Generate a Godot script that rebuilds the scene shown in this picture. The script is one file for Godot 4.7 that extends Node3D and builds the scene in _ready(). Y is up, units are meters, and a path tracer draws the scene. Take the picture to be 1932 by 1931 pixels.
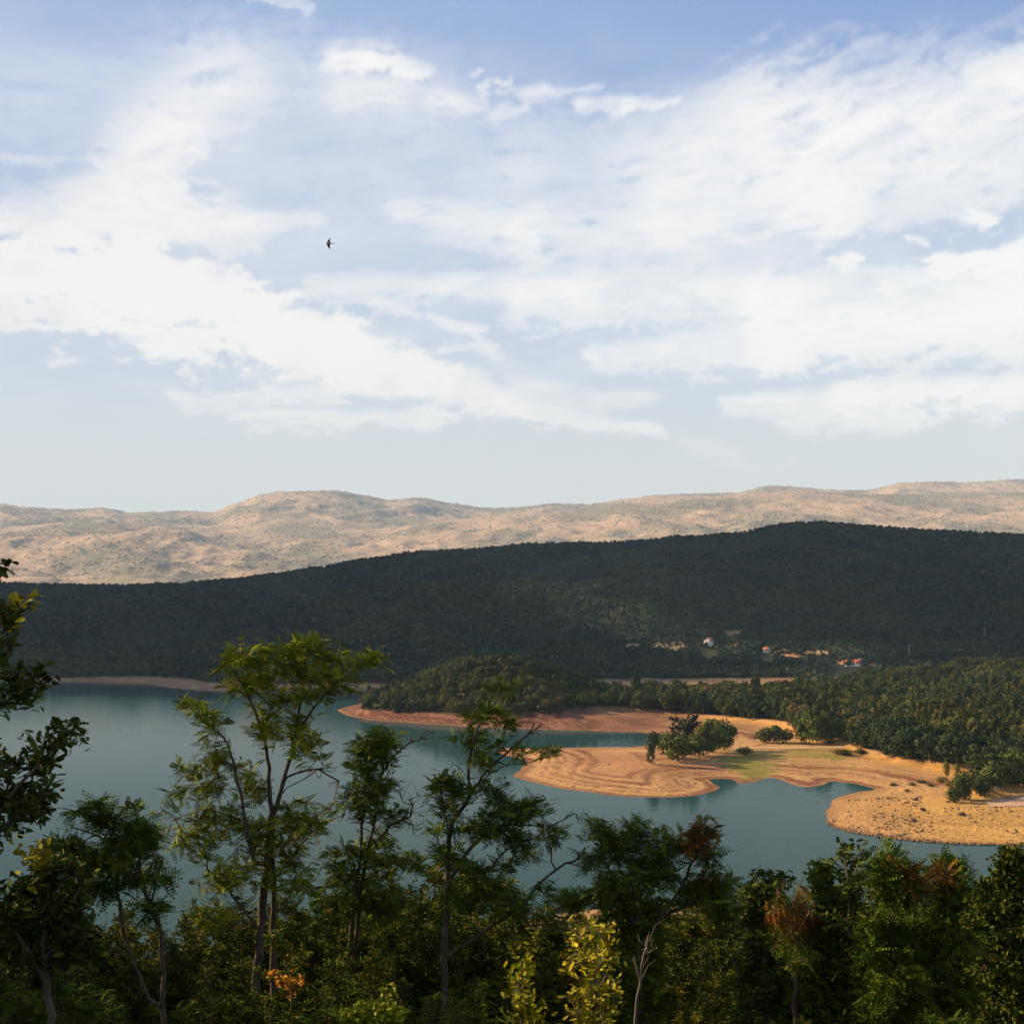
extends Node3D
# A drained reservoir seen from a wooded hillside: lake, sandbars, wooded hills, far mountains, one swallow.

const F := 2653.0           # focal length, in the units of the 1932 x 1931 layout used below
const CX := 966.0
const CY := 965.5
const EYE := 60.0           # eye above the water
const PITCH := 0.0692       # the camera looks up by this (radians): horizon at y = 1150
const EXPOSURE := 2.5
const SUN_HEIGHT := 25.0

var rng := RandomNumberGenerator.new()
var noise := FastNoiseLite.new()
var fine := FastNoiseLite.new()
var ridged := FastNoiseLite.new()
var land := PackedVector2Array()
var wood := PackedVector2Array()
var meadow := PackedVector2Array()
const GX0 := -520.0
const GD0 := 320.0
const GS := 3.0
const GW := 387
const GH := 340
var shore_grid := PackedFloat32Array()
var wood_grid := PackedFloat32Array()
var taken := {}
var M := {}
var leaf_mesh := {}


func _ready() -> void:
	rng.seed = 7
	noise.seed = 3; noise.frequency = 0.01; noise.fractal_octaves = 4
	fine.seed = 11; fine.frequency = 0.08; fine.fractal_octaves = 3
	ridged.seed = 5; ridged.frequency = 0.0011; ridged.fractal_octaves = 5; ridged.fractal_type = FastNoiseLite.FRACTAL_RIDGED
	# camera, sky, sun
	var cam := Camera3D.new()
	cam.name = "camera"
	cam.fov = rad_to_deg(2.0 * atan(CY / F))
	cam.near = 0.3
	cam.far = 60000.0
	cam.position = Vector3(0, EYE, 0)
	cam.rotation.x = PITCH
	add_child(cam)
	var env := Environment.new()
	env.background_mode = Environment.BG_SKY
	env.sky = Sky.new()
	var pan := PanoramaSkyMaterial.new()
	pan.panorama = ImageTexture.create_from_image(sky_image())
	env.sky.sky_material = pan
	env.tonemap_mode = Environment.TONE_MAPPER_LINEAR
	env.tonemap_exposure = EXPOSURE
	env.sdfgi_enabled = true
	env.ssao_enabled = true
	env.ssil_enabled = true
	env.fog_enabled = true
	env.fog_density = 0.000036
	env.fog_light_color = Color(0.70, 0.85, 1.0)
	var we := WorldEnvironment.new()
	we.name = "environment"
	we.environment = env
	add_child(we)
	var sun := DirectionalLight3D.new()
	sun.name = "sun"
	sun.light_energy = 1.6
	sun.light_color = Color(1.0, 0.86, 0.66)
	sun.light_angular_distance = 0.5
	sun.shadow_enabled = true
	add_child(sun)
	var e := deg_to_rad(SUN_HEIGHT)
	var toward := Vector3(-cos(e) * 0.93, sin(e), -cos(e) * 0.37)   # from the left, a little ahead of the camera
	toward = toward.normalized()
	sun.look_at_from_position(toward * 100.0, Vector3.ZERO)
	materials()
	outlines()
	# large structure
	build_land()
	build_lake()
	build_mountains()
	build_hill_forest()
	build_cloud(toward)
	# middle distance
	make_mid_kinds()
	build_far_woods()
	build_sandbar_trees()
	build_village()
	build_shore_things()
	# near
	make_leaves()
	build_near_trees()
	build_thicket()
	build_bird()


# ---------------------------------------------------------------- geometry of the view
func ray(x: float, y: float) -> Vector3:
	return Vector3((x - CX) / F, -(y - CY) / F, -1.0).rotated(Vector3.RIGHT, PITCH)


func at_level(x: float, y: float, h: float) -> Vector3:
	var r := ray(x, y)
	return Vector3(0, EYE, 0) + r * ((h - EYE) / r.y)


func at_depth(x: float, y: float, d: float) -> Vector3:
	var r := ray(x, y)
	return Vector3(0, EYE, 0) + r * (d / -r.z)


func seen_at(p: Vector3) -> Vector2:
	var q := (p - Vector3(0, EYE, 0)).rotated(Vector3.RIGHT, -PITCH)
	return Vector2(CX - q.x / q.z * F, CY + q.y / q.z * F)


func hit(x: float, y: float, from := 300.0, to := 3000.0) -> Vector3:   # where a line of sight meets the ground
	var r := ray(x, y)
	r /= -r.z
	var d := from
	while d < to:
		var p := Vector3(0, EYE, 0) + r * d
		if p.y < ground(p.x, d):
			break
		d += 3.0
	return Vector3(r.x * d, ground(r.x * d, d), -d)


func flat(list: Array, h := 0.0) -> PackedVector2Array:   # layout points on a level plane, as (x, distance)
	var out := PackedVector2Array()
	for q in list:
		var p := at_level(q[0], q[1], h)
		out.append(Vector2(p.x, -p.z))
	return out


func table(t: Array, x: float) -> float:
	if x <= t[0][0]:
		return t[0][1]
	for i in range(1, t.size()):
		if x < t[i][0]:
			var a: float = (x - t[i - 1][0]) / (t[i][0] - t[i - 1][0])
			a = a * a * (3.0 - 2.0 * a) * 0.5 + a * 0.5
			return lerpf(t[i - 1][1], t[i][1], a)
	return t[-1][1]


# ---------------------------------------------------------------- names and tags
func numbered(called: String) -> String:
	if not taken.has(called):
		taken[called] = 0
		return called
	taken[called] += 1
	return "%s_%03d" % [called, taken[called]]


func tag(o: Node, label: String, category: String, group := "") -> Node:
	o.set_meta("label", label)
	o.set_meta("category", category)
	if group:
		o.set_meta("group", group)
	return o


func thing(called: String, at: Vector3, label: String, category: String, group := "", turn := 0.0) -> Node3D:
	var o := Node3D.new()
	o.name = numbered(called)
	add_child(o)
	o.position = at
	o.rotation.y = turn
	tag(o, label, category, group)
	return o


func obj(called: String, m: Mesh, mat: Material, parent: Node = null) -> MeshInstance3D:
	var o := MeshInstance3D.new()
	o.name = numbered(called) if parent == null else called
	o.mesh = m
	o.material_override = mat
	(self if parent == null else parent).add_child(o, true)
	return o


func many(called: String, m: Mesh, mat: Material, where: Array, tints: Array, parent: Node = null) -> MultiMeshInstance3D:
	var mm := MultiMesh.new()
	mm.transform_format = MultiMesh.TRANSFORM_3D
	mm.use_colors = true
	mm.mesh = m
	mm.instance_count = where.size()
	var b := PackedFloat32Array()
	b.resize(where.size() * 16)
	var k := 0
	for i in where.size():
		var t: Transform3D = where[i]
		var c: Color = tints[i]
		b[k] = t.basis.x.x; b[k + 1] = t.basis.y.x; b[k + 2] = t.basis.z.x; b[k + 3] = t.origin.x
		b[k + 4] = t.basis.x.y; b[k + 5] = t.basis.y.y; b[k + 6] = t.basis.z.y; b[k + 7] = t.origin.y
		b[k + 8] = t.basis.x.z; b[k + 9] = t.basis.y.z; b[k + 10] = t.basis.z.z; b[k + 11] = t.origin.z
		b[k + 12] = c.r; b[k + 13] = c.g; b[k + 14] = c.b; b[k + 15] = 1.0
		k += 16
	mm.buffer = b
	var o := MultiMeshInstance3D.new()
	o.name = numbered(called) if parent == null else called
	o.multimesh = mm
	o.material_override = mat
	o.set_meta("kind", "stuff")
	(self if parent == null else parent).add_child(o, true)
	return o


func arrays(v: PackedVector3Array, n: PackedVector3Array, c: PackedColorArray, idx: PackedInt32Array) -> ArrayMesh:
	var a := []
	a.resize(Mesh.ARRAY_MAX)
	a[Mesh.ARRAY_VERTEX] = v
	if n.size():
		a[Mesh.ARRAY_NORMAL] = n
	if c.size():
		a[Mesh.ARRAY_COLOR] = c
	a[Mesh.ARRAY_INDEX] = idx
	var m := ArrayMesh.new()
	m.add_surface_from_arrays(Mesh.PRIMITIVE_TRIANGLES, a)
	return m


# ---------------------------------------------------------------- sky
const CLOUDS := [
	# x1, y1, x2, y2, half width at each end, strength, softness
	[-60, 505, 250, 540, 85, 95, 1.0, 0.35], [250, 540, 470, 610, 95, 75, 1.0, 0.35], [470, 610, 640, 660, 70, 58, 1.0, 0.35], [640, 660, 800, 715, 58, 50, 0.95, 0.4],
	[800, 715, 960, 765, 45, 28, 0.85, 0.5], [980, 775, 1240, 815, 18, 12, 0.8, 0.6],
	[400, 165, 300, 300, 75, 85, 0.62, 0.9], [300, 300, 210, 400, 90, 85, 0.68, 0.9], [210, 400, -40, 430, 70, 50, 0.7, 0.8], [220, 420, 480, 440, 45, 35, 0.7, 0.8],
	[0, 190, 380, 190, 70, 110, 0.26, 1.0], [380, 220, 900, 330, 150, 160, 0.28, 1.0], [500, 130, 780, 200, 70, 80, 0.32, 1.0], [350, 420, 590, 415, 28, 16, 0.6, 0.7],
	[640, 115, 700, 120, 32, 35, 0.85, 0.7], [700, 125, 790, 128, 30, 12, 0.75, 0.7], [660, 180, 740, 170, 45, 40, 0.5, 0.8],
	[820, 185, 895, 200, 22, 16, 0.6, 0.9], [905, 170, 965, 152, 9, 7, 0.6, 0.9], [930, 220, 980, 195, 11, 11, 0.5, 1.0], [980, 180, 1120, 155, 14, 6, 0.55, 0.9],
	[1095, 195, 1180, 195, 13, 16, 0.75, 0.8], [1180, 200, 1285, 190, 13, 8, 0.75, 0.8], [890, 140, 910, 130, 6, 3, 0.5, 0.6],
	[1230, 310, 1500, 260, 90, 120, 0.55, 1.0], [1500, 270, 1960, 210, 130, 120, 0.8, 0.8], [1850, 140, 1980, 130, 30, 55, 0.7, 0.7], [1260, 400, 1560, 390, 60, 60, 0.55, 0.9],
	[1560, 380, 1960, 320, 60, 70, 0.6, 0.8], [1000, 330, 1260, 380, 80, 90, 0.3, 1.0],
	[760, 400, 1000, 440, 28, 45, 0.6, 0.8], [1000, 440, 1350, 440, 45, 40, 0.55, 0.9],
	[600, 545, 1100, 550, 22, 35, 0.65, 0.8], [1000, 575, 1450, 555, 50, 50, 0.7, 0.7], [1450, 580, 1960, 560, 55, 75, 0.85, 0.6], [1765, 495, 1860, 490, 18, 22, 0.95, 0.3], [1860, 500, 1960, 500, 25, 50, 0.95, 0.35],
	[1130, 675, 1450, 655, 22, 45, 0.75, 0.6], [1450, 650, 1960, 610, 45, 60, 0.85, 0.6],
	[1370, 765, 1600, 765, 16, 30, 0.75, 0.6], [1600, 755, 1960, 740, 38, 35, 0.95, 0.5], [1480, 800, 1700, 800, 14, 20, 0.6, 0.7],
	[340, 755, 620, 745, 14, 20, 0.6, 0.6], [450, 790, 810, 788, 16, 12, 0.7, 0.6], [820, 605, 910, 630, 8, 18, 0.65, 0.5], [830, 660, 930, 655, 10, 10, 0.55, 0.6],
	[980, 740, 1240, 755, 22, 12, 0.5, 0.8], [1580, 497, 1640, 493, 10, 7, 0.85, 0.4], [1825, 405, 1875, 415, 13, 8, 0.85, 0.4], [1720, 452, 1750, 460, 6, 5, 0.7, 0.5], [1290, 830, 1380, 850, 14, 10, 0.3, 0.8],
	[480, 0, 570, 5, 8, 8, 0.5, 0.8], [1360, 880, 1500, 870, 6, 6, 0.2, 1.0], [700, 570, 800, 600, 12, 8, 0.5, 0.6], [0, 300, 110, 305, 12, 10, 0.4, 0.9],
	[1310, 290, 1420, 190, 50, 40, 0.4, 1.0], [1150, 480, 1500, 490, 50, 50, 0.3, 1.0], [250, 640, 360, 660, 18, 10, 0.6, 0.4],
]


func sky_image() -> Image:
	var big := FastNoiseLite.new()
	big.seed = 21; big.frequency = 1.0; big.fractal_octaves = 5; big.domain_warp_enabled = true
	big.domain_warp_amplitude = 0.35; big.domain_warp_frequency = 1.2
	var puff := FastNoiseLite.new()
	puff.seed = 8; puff.frequency = 1.0; puff.fractal_octaves = 6; puff.fractal_gain = 0.55
	# the whole sky, coarse
	var w := 1024
	var h := 512
	var im := Image.create_empty(w, h, false, Image.FORMAT_RGBF)
	for j in h:
		var el := (0.5 - (j + 0.5) / h) * PI
		for i in w:
			var az := (i + 0.5) / w * TAU
			if az > PI:
				az -= TAU
			im.set_pixel(i, j, sky_color(az, el, big, puff))
	im.resize(4096, 2048, Image.INTERPOLATE_CUBIC)
	# the part that the camera looks at again, at full detail
	var k := 4096.0 / TAU
	for j in range(690, 1030):
		var el := (0.5 - (j + 0.5) / 2048.0) * PI
		for i in range(-290, 290):
			var az := (i + 0.5) / k
			im.set_pixel(posmod(i, 4096), j, sky_color(az, el, big, puff))
	return im


func sky_color(az: float, el: float, big: FastNoiseLite, puff: FastNoiseLite) -> Color:
	var up := maxf(el, 0.0)
	var t := clampf(up / 0.42, 0.0, 1.0)
	# clear air, as the eye sees it in the picture
	var c := Color(0.87, 0.86, 0.81).lerp(Color(0.63, 0.71, 0.84), smoothstep(0.10, 0.5, t))
	c = c.lerp(Color(0.34, 0.46, 0.72).lerp(Color(0.22, 0.35, 0.66), smoothstep(-0.3, 0.4, az)), smoothstep(0.4, 1.05, t))
	c = c.lerp(Color(0.13, 0.22, 0.46), smoothstep(0.40, 1.2, up))
	c = c.lerp(Color(0.84, 0.81, 0.74), 0.6 * exp(-up / 0.05))
	var left := clampf(0.5 - 0.5 * sin(az + 0.15) , 0.0, 1.0)
	c = c.lerp(c * 1.12, left * left)
	if el < 0.0:
		return c * (1.0 / EXPOSURE)
	# clouds: on a layer overhead, drawn out towards the horizon
	var lift := 1.0 / (sin(up) + 0.16)
	var q := Vector2(sin(az), -cos(az)) * cos(up) * lift
	var n1 := big.get_noise_2d(q.x * 0.9 + 3.0, q.y * 0.9)
	var n2 := puff.get_noise_3d(q.x * 4.5 + n1 * 0.6, q.y * 4.5 + q.x * 1.6, 1.0)
	var n3 := puff.get_noise_3d(az * 22.0 + n1 * 2.0, el * 40.0 - az * 5.0, 4.0)
	var n5 := puff.get_noise_3d(az * 14.0 - el * 9.0 + n2, el * 85.0 - az * 16.0 + n1 * 4.0, 15.0)
	var n4 := puff.get_noise_3d(az * 60.0 + n2 * 3.0, el * 80.0, 9.0)
	var inside := smoothstep(0.52, 0.42, absf(az)) * smoothstep(0.56, 0.46, el)
	var cover := 0.0
	if inside < 1.0:
		cover = smoothstep(-0.10, 0.45, n1 + n2 * 0.5) * 0.9 * smoothstep(0.06, 0.2, el) * (1.0 - inside)
	if inside > 0.0:
		var dir := Vector3(sin(az) * cos(el), sin(el), -cos(az) * cos(el))
		var p := seen_at(Vector3(0, EYE, 0) + dir)
		p += Vector2(n3 * 30.0 + n2 * 26.0 + n4 * 12.0, n3 * 20.0 + n2 * 14.0 + n4 * 11.0)
		var clear := 1.0
		for s in CLOUDS:
			var a := Vector2(s[0], s[1])
			var b := Vector2(s[2], s[3])
			var ab := b - a
			var f := clampf((p - a).dot(ab) / ab.length_squared(), 0.0, 1.0)
			var r := lerpf(s[4], s[5], f)
			var dd := (p - a - ab * f).length() / r
			if dd > 2.2:
				continue
			var soft: float = s[7] * 0.8
			var v := smoothstep(1.0 + soft * 1.05, 1.0 - soft * 0.95, dd + (n4 * 0.55 + n3 * 0.7 + n2 * 0.5 + n5 * 0.7))
			v *= s[6] * (0.92 + 1.0 * soft * (n2 * 0.6 + n3 * 0.7 + n4 * 0.4 + n5 * 1.1))
			clear *= 1.0 - clampf(v, 0.0, 1.0)
		var veil := clampf(0.08 + 0.55 * n1 + 0.5 * n2 + 0.2 * n3, 0.0, 0.5) * smoothstep(0.10, 0.2, el) * smoothstep(0.42, 0.33, el) * 0.7
		clear *= 1.0 - veil
		cover += (1.0 - clear) * inside
	var body := Color(1.06, 1.03, 0.99).lerp(Color(0.95, 0.945, 0.95), clampf(0.5 + n2 * 1.3, 0.0, 1.0) * smoothstep(0.18, 0.32, up))
	body = body.lerp(Color(1.07, 1.02, 0.95), left * 0.6)
	c = c.lerp(body, clampf(cover, 0.0, 0.97))
	return c * (1.0 / EXPOSURE)


# ---------------------------------------------------------------- materials
func plain(color: Color, rough := 0.9, vertex := false) -> StandardMaterial3D:
	var m := StandardMaterial3D.new()
	m.albedo_color = color.linear_to_srgb()
	m.roughness = rough
	m.metallic_specular = 0.25
	m.vertex_color_use_as_albedo = vertex
	return m


func grain(freq: float, octaves: int, low: float, size := 512, seed_ := 1) -> NoiseTexture2D:
	var n := FastNoiseLite.new()
	n.seed = seed_; n.frequency = freq; n.fractal_octaves = octaves
	var t := NoiseTexture2D.new()
	t.width = size; t.height = size; t.seamless = true; t.noise = n
	var g := Gradient.new()
	g.set_color(0, Color(low, low, low)); g.set_color(1, Color(1, 1, 1))
	t.color_ramp = g
	return t


func bumps(freq: float, octaves: int, strength: float, size := 512, seed_ := 2) -> NoiseTexture2D:
	var n := FastNoiseLite.new()
	n.seed = seed_; n.frequency = freq; n.fractal_octaves = octaves
	var t := NoiseTexture2D.new()
	t.width = size; t.height = size; t.seamless = true; t.noise = n
	t.as_normal_map = true
	t.bump_strength = strength
	return t


func materials() -> void:
	var earth := plain(Color(1.1, 1.1, 1.1), 0.95, true)
	earth.albedo_texture = grain(0.012, 6, 0.66, 1024)
	earth.uv1_triplanar = true; earth.uv1_world_triplanar = true
	earth.uv1_scale = Vector3.ONE * 0.035
	earth.normal_enabled = true
	earth.normal_texture = bumps(0.03, 5, 10.0, 1024)
	earth.normal_scale = 0.9
	M.earth = earth
	var far := plain(Color(1.1, 1.1, 1.1), 1.0, true)
	far.albedo_texture = grain(0.04, 5, 0.5, 1024, 4)
	far.uv1_triplanar = true; far.uv1_world_triplanar = true
	far.uv1_scale = Vector3.ONE * 0.0016
	M.far = far
	M.leaf = plain(Color(1, 1, 1), 0.75, true)
	M.leaf.metallic_specular = 0.12
	M.leaf.backlight = Color(1.0, 1.0, 1.0)
	M.clump = plain(Color(1, 1, 1), 0.8, true)
	M.clump.backlight = Color(0.5, 0.5, 0.5)
	M.blob = plain(Color(1, 1, 1), 0.95, true)
	M.bark = plain(Color(0.15, 0.12, 0.085), 0.95)
	M.bark.albedo_texture = grain(0.03, 4, 0.45, 256, 6)
	M.bark.uv1_triplanar = true
	M.bark.uv1_scale = Vector3(3.0, 0.6, 3.0)
	M.bark.normal_enabled = true
	M.bark.normal_texture = bumps(0.04, 3, 8.0, 256, 6)
	M.pale_bark = plain(Color(0.11, 0.092, 0.07), 0.95)
	M.dark_bark = plain(Color(0.10, 0.08, 0.06), 0.95)
	M.rock = plain(Color(1, 1, 1), 0.95, true)
	M.white = plain(Color(0.80, 0.77, 0.70), 0.9)
	M.roof = plain(Color(0.34, 0.085, 0.06), 0.85)
	M.roof_orange = plain(Color(0.55, 0.21, 0.09), 0.85)
	M.pane = plain(Color(0.03, 0.035, 0.04), 0.2)
	M.wood = plain(Color(0.42, 0.24, 0.09), 0.8)
	M.red = plain(Color(0.55, 0.03, 0.05), 0.5)


# ---------------------------------------------------------------- land
func outlines() -> void:
	land = flat([
		[636, 1340], [660, 1351], [700, 1358], [800, 1365], [900, 1371], [1000, 1375], [1100, 1378], [1200, 1381], [1260, 1387], [1275, 1396], [1245, 1404], [1200, 1408], [1100, 1409.5], [1000, 1411], [941, 1411], [937, 1419],
		[985, 1432], [996, 1437], [978, 1452], [966, 1464], [985, 1471], [1039, 1483], [1100, 1493], [1162, 1501], [1220, 1504], [1272, 1504], [1320, 1500], [1352, 1491], [1359, 1484], [1350, 1477], [1340, 1470], [1376, 1469], [1390, 1476], [1404, 1478],
		[1426, 1475], [1457, 1465], [1475, 1472], [1505, 1483], [1532, 1485], [1554, 1481], [1563, 1475], [1558, 1469], [1580, 1474], [1609, 1478], [1650, 1487], [1640, 1491], [1622, 1493], [1590, 1501], [1566, 1516], [1555, 1530], [1554, 1540], [1560, 1550],
		[1568, 1557], [1595, 1568], [1650, 1578], [1732, 1587], [1814, 1594], [1932, 1596], [2200, 1597]])
	land.append_array(PackedVector2Array([Vector2(900, 330), Vector2(2500, 330), Vector2(2500, 4000), Vector2(-2500, 4000), Vector2(-2500, 1180)]))
	land.append_array(flat([[-200, 1281], [0, 1284], [200, 1287], [285, 1290], [315, 1297], [400, 1303], [560, 1303], [690, 1303], [760, 1310], [730, 1318], [690, 1325], [650, 1334]]))
	wood = flat([[676, 1325], [700, 1328], [760, 1332], [850, 1336], [940, 1339], [1060, 1340]], 7.5)
	wood.append_array(flat([
		[1150, 1342], [1230, 1342], [1313, 1347], [1413, 1354], [1472, 1360], [1500, 1374], [1515, 1390], [1600, 1401], [1610, 1412], [1650, 1421], [1705, 1431], [1754, 1435],
		[1795, 1446], [1845, 1441], [1838, 1470], [1830, 1492], [1865, 1496], [1895, 1484], [1960, 1478], [2300, 1478]], 4.0))
	wood.append_array(PackedVector2Array([Vector2(900, 480), Vector2(900, 1090)]))
	wood.append_array(flat([[1700, 1291], [1590, 1300], [1520, 1316], [1420, 1324], [1150, 1324], [1060, 1312], [900, 1302], [760, 1312], [700, 1318]], 3.0))
	meadow = flat([[1385, 1409], [1590, 1409], [1612, 1414], [1600, 1426], [1540, 1428], [1500, 1440], [1440, 1440], [1450, 1464], [1395, 1466], [1385, 1450], [1400, 1436], [1375, 1424]], 3.0)
	shore_grid.resize(GW * GH)
	wood_grid.resize(GW * GH)
	for j in GH:
		for i in GW:
			var p := Vector2(GX0 + i * GS, GD0 + j * GS)
			shore_grid[j * GW + i] = inside_by(p, land)
			wood_grid[j * GW + i] = inside_by(p, wood)


func inside_by(p: Vector2, poly: PackedVector2Array) -> float:   # metres inside an outline, negative outside it
	var best := 1e9
	var n := poly.size()
	var a := poly[n - 1]
	for k in n:
		var b := poly[k]
		best = minf(best, p.distance_squared_to(Geometry2D.get_closest_point_to_segment(p, a, b)))
		a = b
	return sqrt(best) * (1.0 if Geometry2D.is_point_in_polygon(p, poly) else -1.0)


func grid(g: PackedFloat32Array, x: float, d: float) -> float:
	var u := clampf((x - GX0) / GS, 0.0, GW - 1.001)
	var v := clampf((d - GD0) / GS, 0.0, GH - 1.001)
	var i := int(u)
	var j := int(v)
	var k := j * GW + i
	return lerpf(lerpf(g[k], g[k + 1], u - i), lerpf(g[k + GW], g[k + GW + 1], u - i), v - j)


const NEAR := [[-60, 59.5], [0, 58.3], [8, 56.2], [16, 53.6], [30, 49.8], [60, 41.0], [130, 22.0], [225, 5.5], [262, 1.2], [276, 0.0], [300, -3.0]]
const SKYLINE := [[-600, 1080], [-200, 1098], [0, 1105], [120, 1109], [220, 1110], [330, 1107], [430, 1099], [520, 1087], [600, 1075], [700, 1059], [800, 1046], [880, 1040], [940, 1038], [1020, 1032], [1100, 1028], [1200, 1025], [1300, 1018], [1400, 1009], [1440, 1000], [1480, 994], [1550, 991], [1640, 997], [1800, 1007], [1932, 1013], [2300, 1020], [2800, 1040]]
const ISLAND := [[-105, 0.0], [-92, 2.0], [-72, 11.0], [-52, 19.0], [-28, 24.5], [-12, 26.5], [2, 26.0], [25, 21.0], [45, 12.0], [60, 7.0], [90, 5.0], [170, 4.0]]


func shore(x: float, d: float) -> float:
	return grid(shore_grid, x, d) + fine.get_noise_2d(x * 0.6, d * 0.35) * 1.6


func wobble(x: float, d: float) -> float:
	return fine.get_noise_2d(x * 0.13, d * 0.07) * 0.22


func bank_slope(x: float, d: float) -> Vector2:   # how steeply the bare shore rises, and to what height
	if d > 980.0:
		return Vector2(0.16 if x < 40.0 else 0.05, 7.0)
	if d > 640.0:
		return Vector2(lerpf(0.22, 0.05, smoothstep(30.0, 100.0, x)), lerpf(7.0, 3.2, smoothstep(20.0, 100.0, x)))
	return Vector2(0.075, 3.6)


func ridge_height(px: float) -> float:
	return EYE + (1150.0 - table(SKYLINE, px)) * 2300.0 / F - 5.0


func ground(x: float, d: float) -> float:
	if d < 312.0:
		var bend := 9.0 * sin(x * 0.021 + 0.6) + 5.0 * sin(x * 0.06) - 42.0 * smoothstep(20.0, -60.0, x)
		var h := table(NEAR, d - bend * smoothstep(60.0, 200.0, d))
		return h + (noise.get_noise_2d(x * 4.0, d * 4.0) * 0.7 * smoothstep(-0.5, 3.0, h))
	var s := shore(x, d)
	if s < -1.0:
		return maxf(-7.0, -0.09 + (s + 1.0) * 0.16)
	var f := grid(wood_grid, x, d)
	var rise_of := bank_slope(x, d)
	var slope := rise_of.x
	var top := rise_of.y
	var b := top * (1.0 - exp(-maxf(s, 0.0) * slope / top)) + minf(s, 0.0) * 0.09
	# old water lines: steps that run along the shore
	var low := b
	var wob := wobble(x, d)
	var calm := smoothstep(0.5, 6.0, s) * smoothstep(0.0, -12.0, f - 4.0)
	var q := (b + wob) / 0.8
	calm *= 0.35 + 0.65 * smoothstep(-0.2, 0.25, noise.get_noise_2d(x * 1.3 + 80.0, d * 0.5))
	var fr := q - floorf(q)
	b += 0.8 * (smoothstep(0.7, 1.0, fr) - fr) * 0.85 * calm
	q = (b + wob) / 0.27
	fr = q - floorf(q)
	b += 0.27 * (smoothstep(0.6, 1.0, fr) - fr) * 0.5 * calm
	b = maxf(b, minf(low, 0.06 + s * 0.02))
	# gullies and swells on the flats
	b += noise.get_noise_2d(x * 2.2, d * 1.4) * 0.3 * smoothstep(6.0, 30.0, s)
	var h := b + 1.6 * smoothstep(-1.5, 2.5, f + fine.get_noise_2d(x * 1.2, d * 1.2) * 2.5)
	if f > 0.0:
		var k := smoothstep(0.0, 55.0, f)
		h += 0.66 * table(ISLAND, x) * smoothstep(0.0, 62.0, f) * smoothstep(1000.0, 850.0, d)
		h += k * 9.5 * smoothstep(235.0, 380.0, x) * smoothstep(560.0, 900.0, d) * smoothstep(1180.0, 980.0, d)
		h += k * noise.get_noise_2d(x * 0.9, d * 0.9) * 4.0
	if d > 1180.0:
		var px := CX + F * x / d
		var t := clampf((d - 1180.0) / (2300.0 - 1180.0), 0.0, 1.0)
		var rise := pow(t, 1.3)
		var rh := ridge_height(px)
		var env := sin(PI * minf(t * 1.04, 1.0))
		h += rise * rh + env * (noise.get_noise_2d(x * 0.33 + 50.0, d * 0.25) * 46.0 + noise.get_noise_2d(x * 0.9, d * 0.7) * 14.0)
		h += 22.0 * exp(-pow((x - 20.0) / 230.0, 2.0) - pow((d - 1720.0) / 120.0, 2.0))
		if d > 2300.0:
			h -= (d - 2300.0) * 0.3
	return h


const OPENINGS := [
	[787, 1179, 15, 3.0, 0], [722, 1219, 10, 2.5, 0], [792, 1228, 11, 4.0, 1], [1283, 1220, 34, 3.0, 0], [1245, 1222, 12, 3.0, 0], [1491, 1237, 20, 5.0, 1], [1541, 1231, 26, 3.5, 0], [1484, 1226, 12, 3.0, 0], [1386, 1193, 20, 6.0, 1], [1652, 1255, 14, 6.0, 1], [1590, 1249, 9, 4.0, 1],
	[1811, 1225, 14, 3.0, 1], [1866, 1200, 10, 3.0, 1], [1718, 1246, 12, 4.0, 1], [1046, 1240, 9, 2.5, 0], [1191, 1215, 12, 2.5, 0], [1786, 1016, 12, 3.0, 2], [1338, 1233, 17, 15.0, 4], [1447, 1242, 15, 14.0, 4], [1612, 1282, 30, 30.0, 4], [1582, 1268, 26, 20.0, 4], [600, 1236, 50, 1.0, 0], [455, 1240, 12, 5.0, 4], [480, 1237.5, 40, 0.8, 0], [1900, 1263, 22, 1.2, 0]]


func opening(p: Vector2) -> int:
	for o in OPENINGS:
		var u: float = (p.x - o[0]) / o[2]
		var v: float = (p.y - o[1]) / o[3]
		if u * u + v * v < 1.0 + (0.5 * sin(p.x * 0.7 + p.y) if o[4] < 3 else 0.0):
			return o[4]
	return -1


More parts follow.
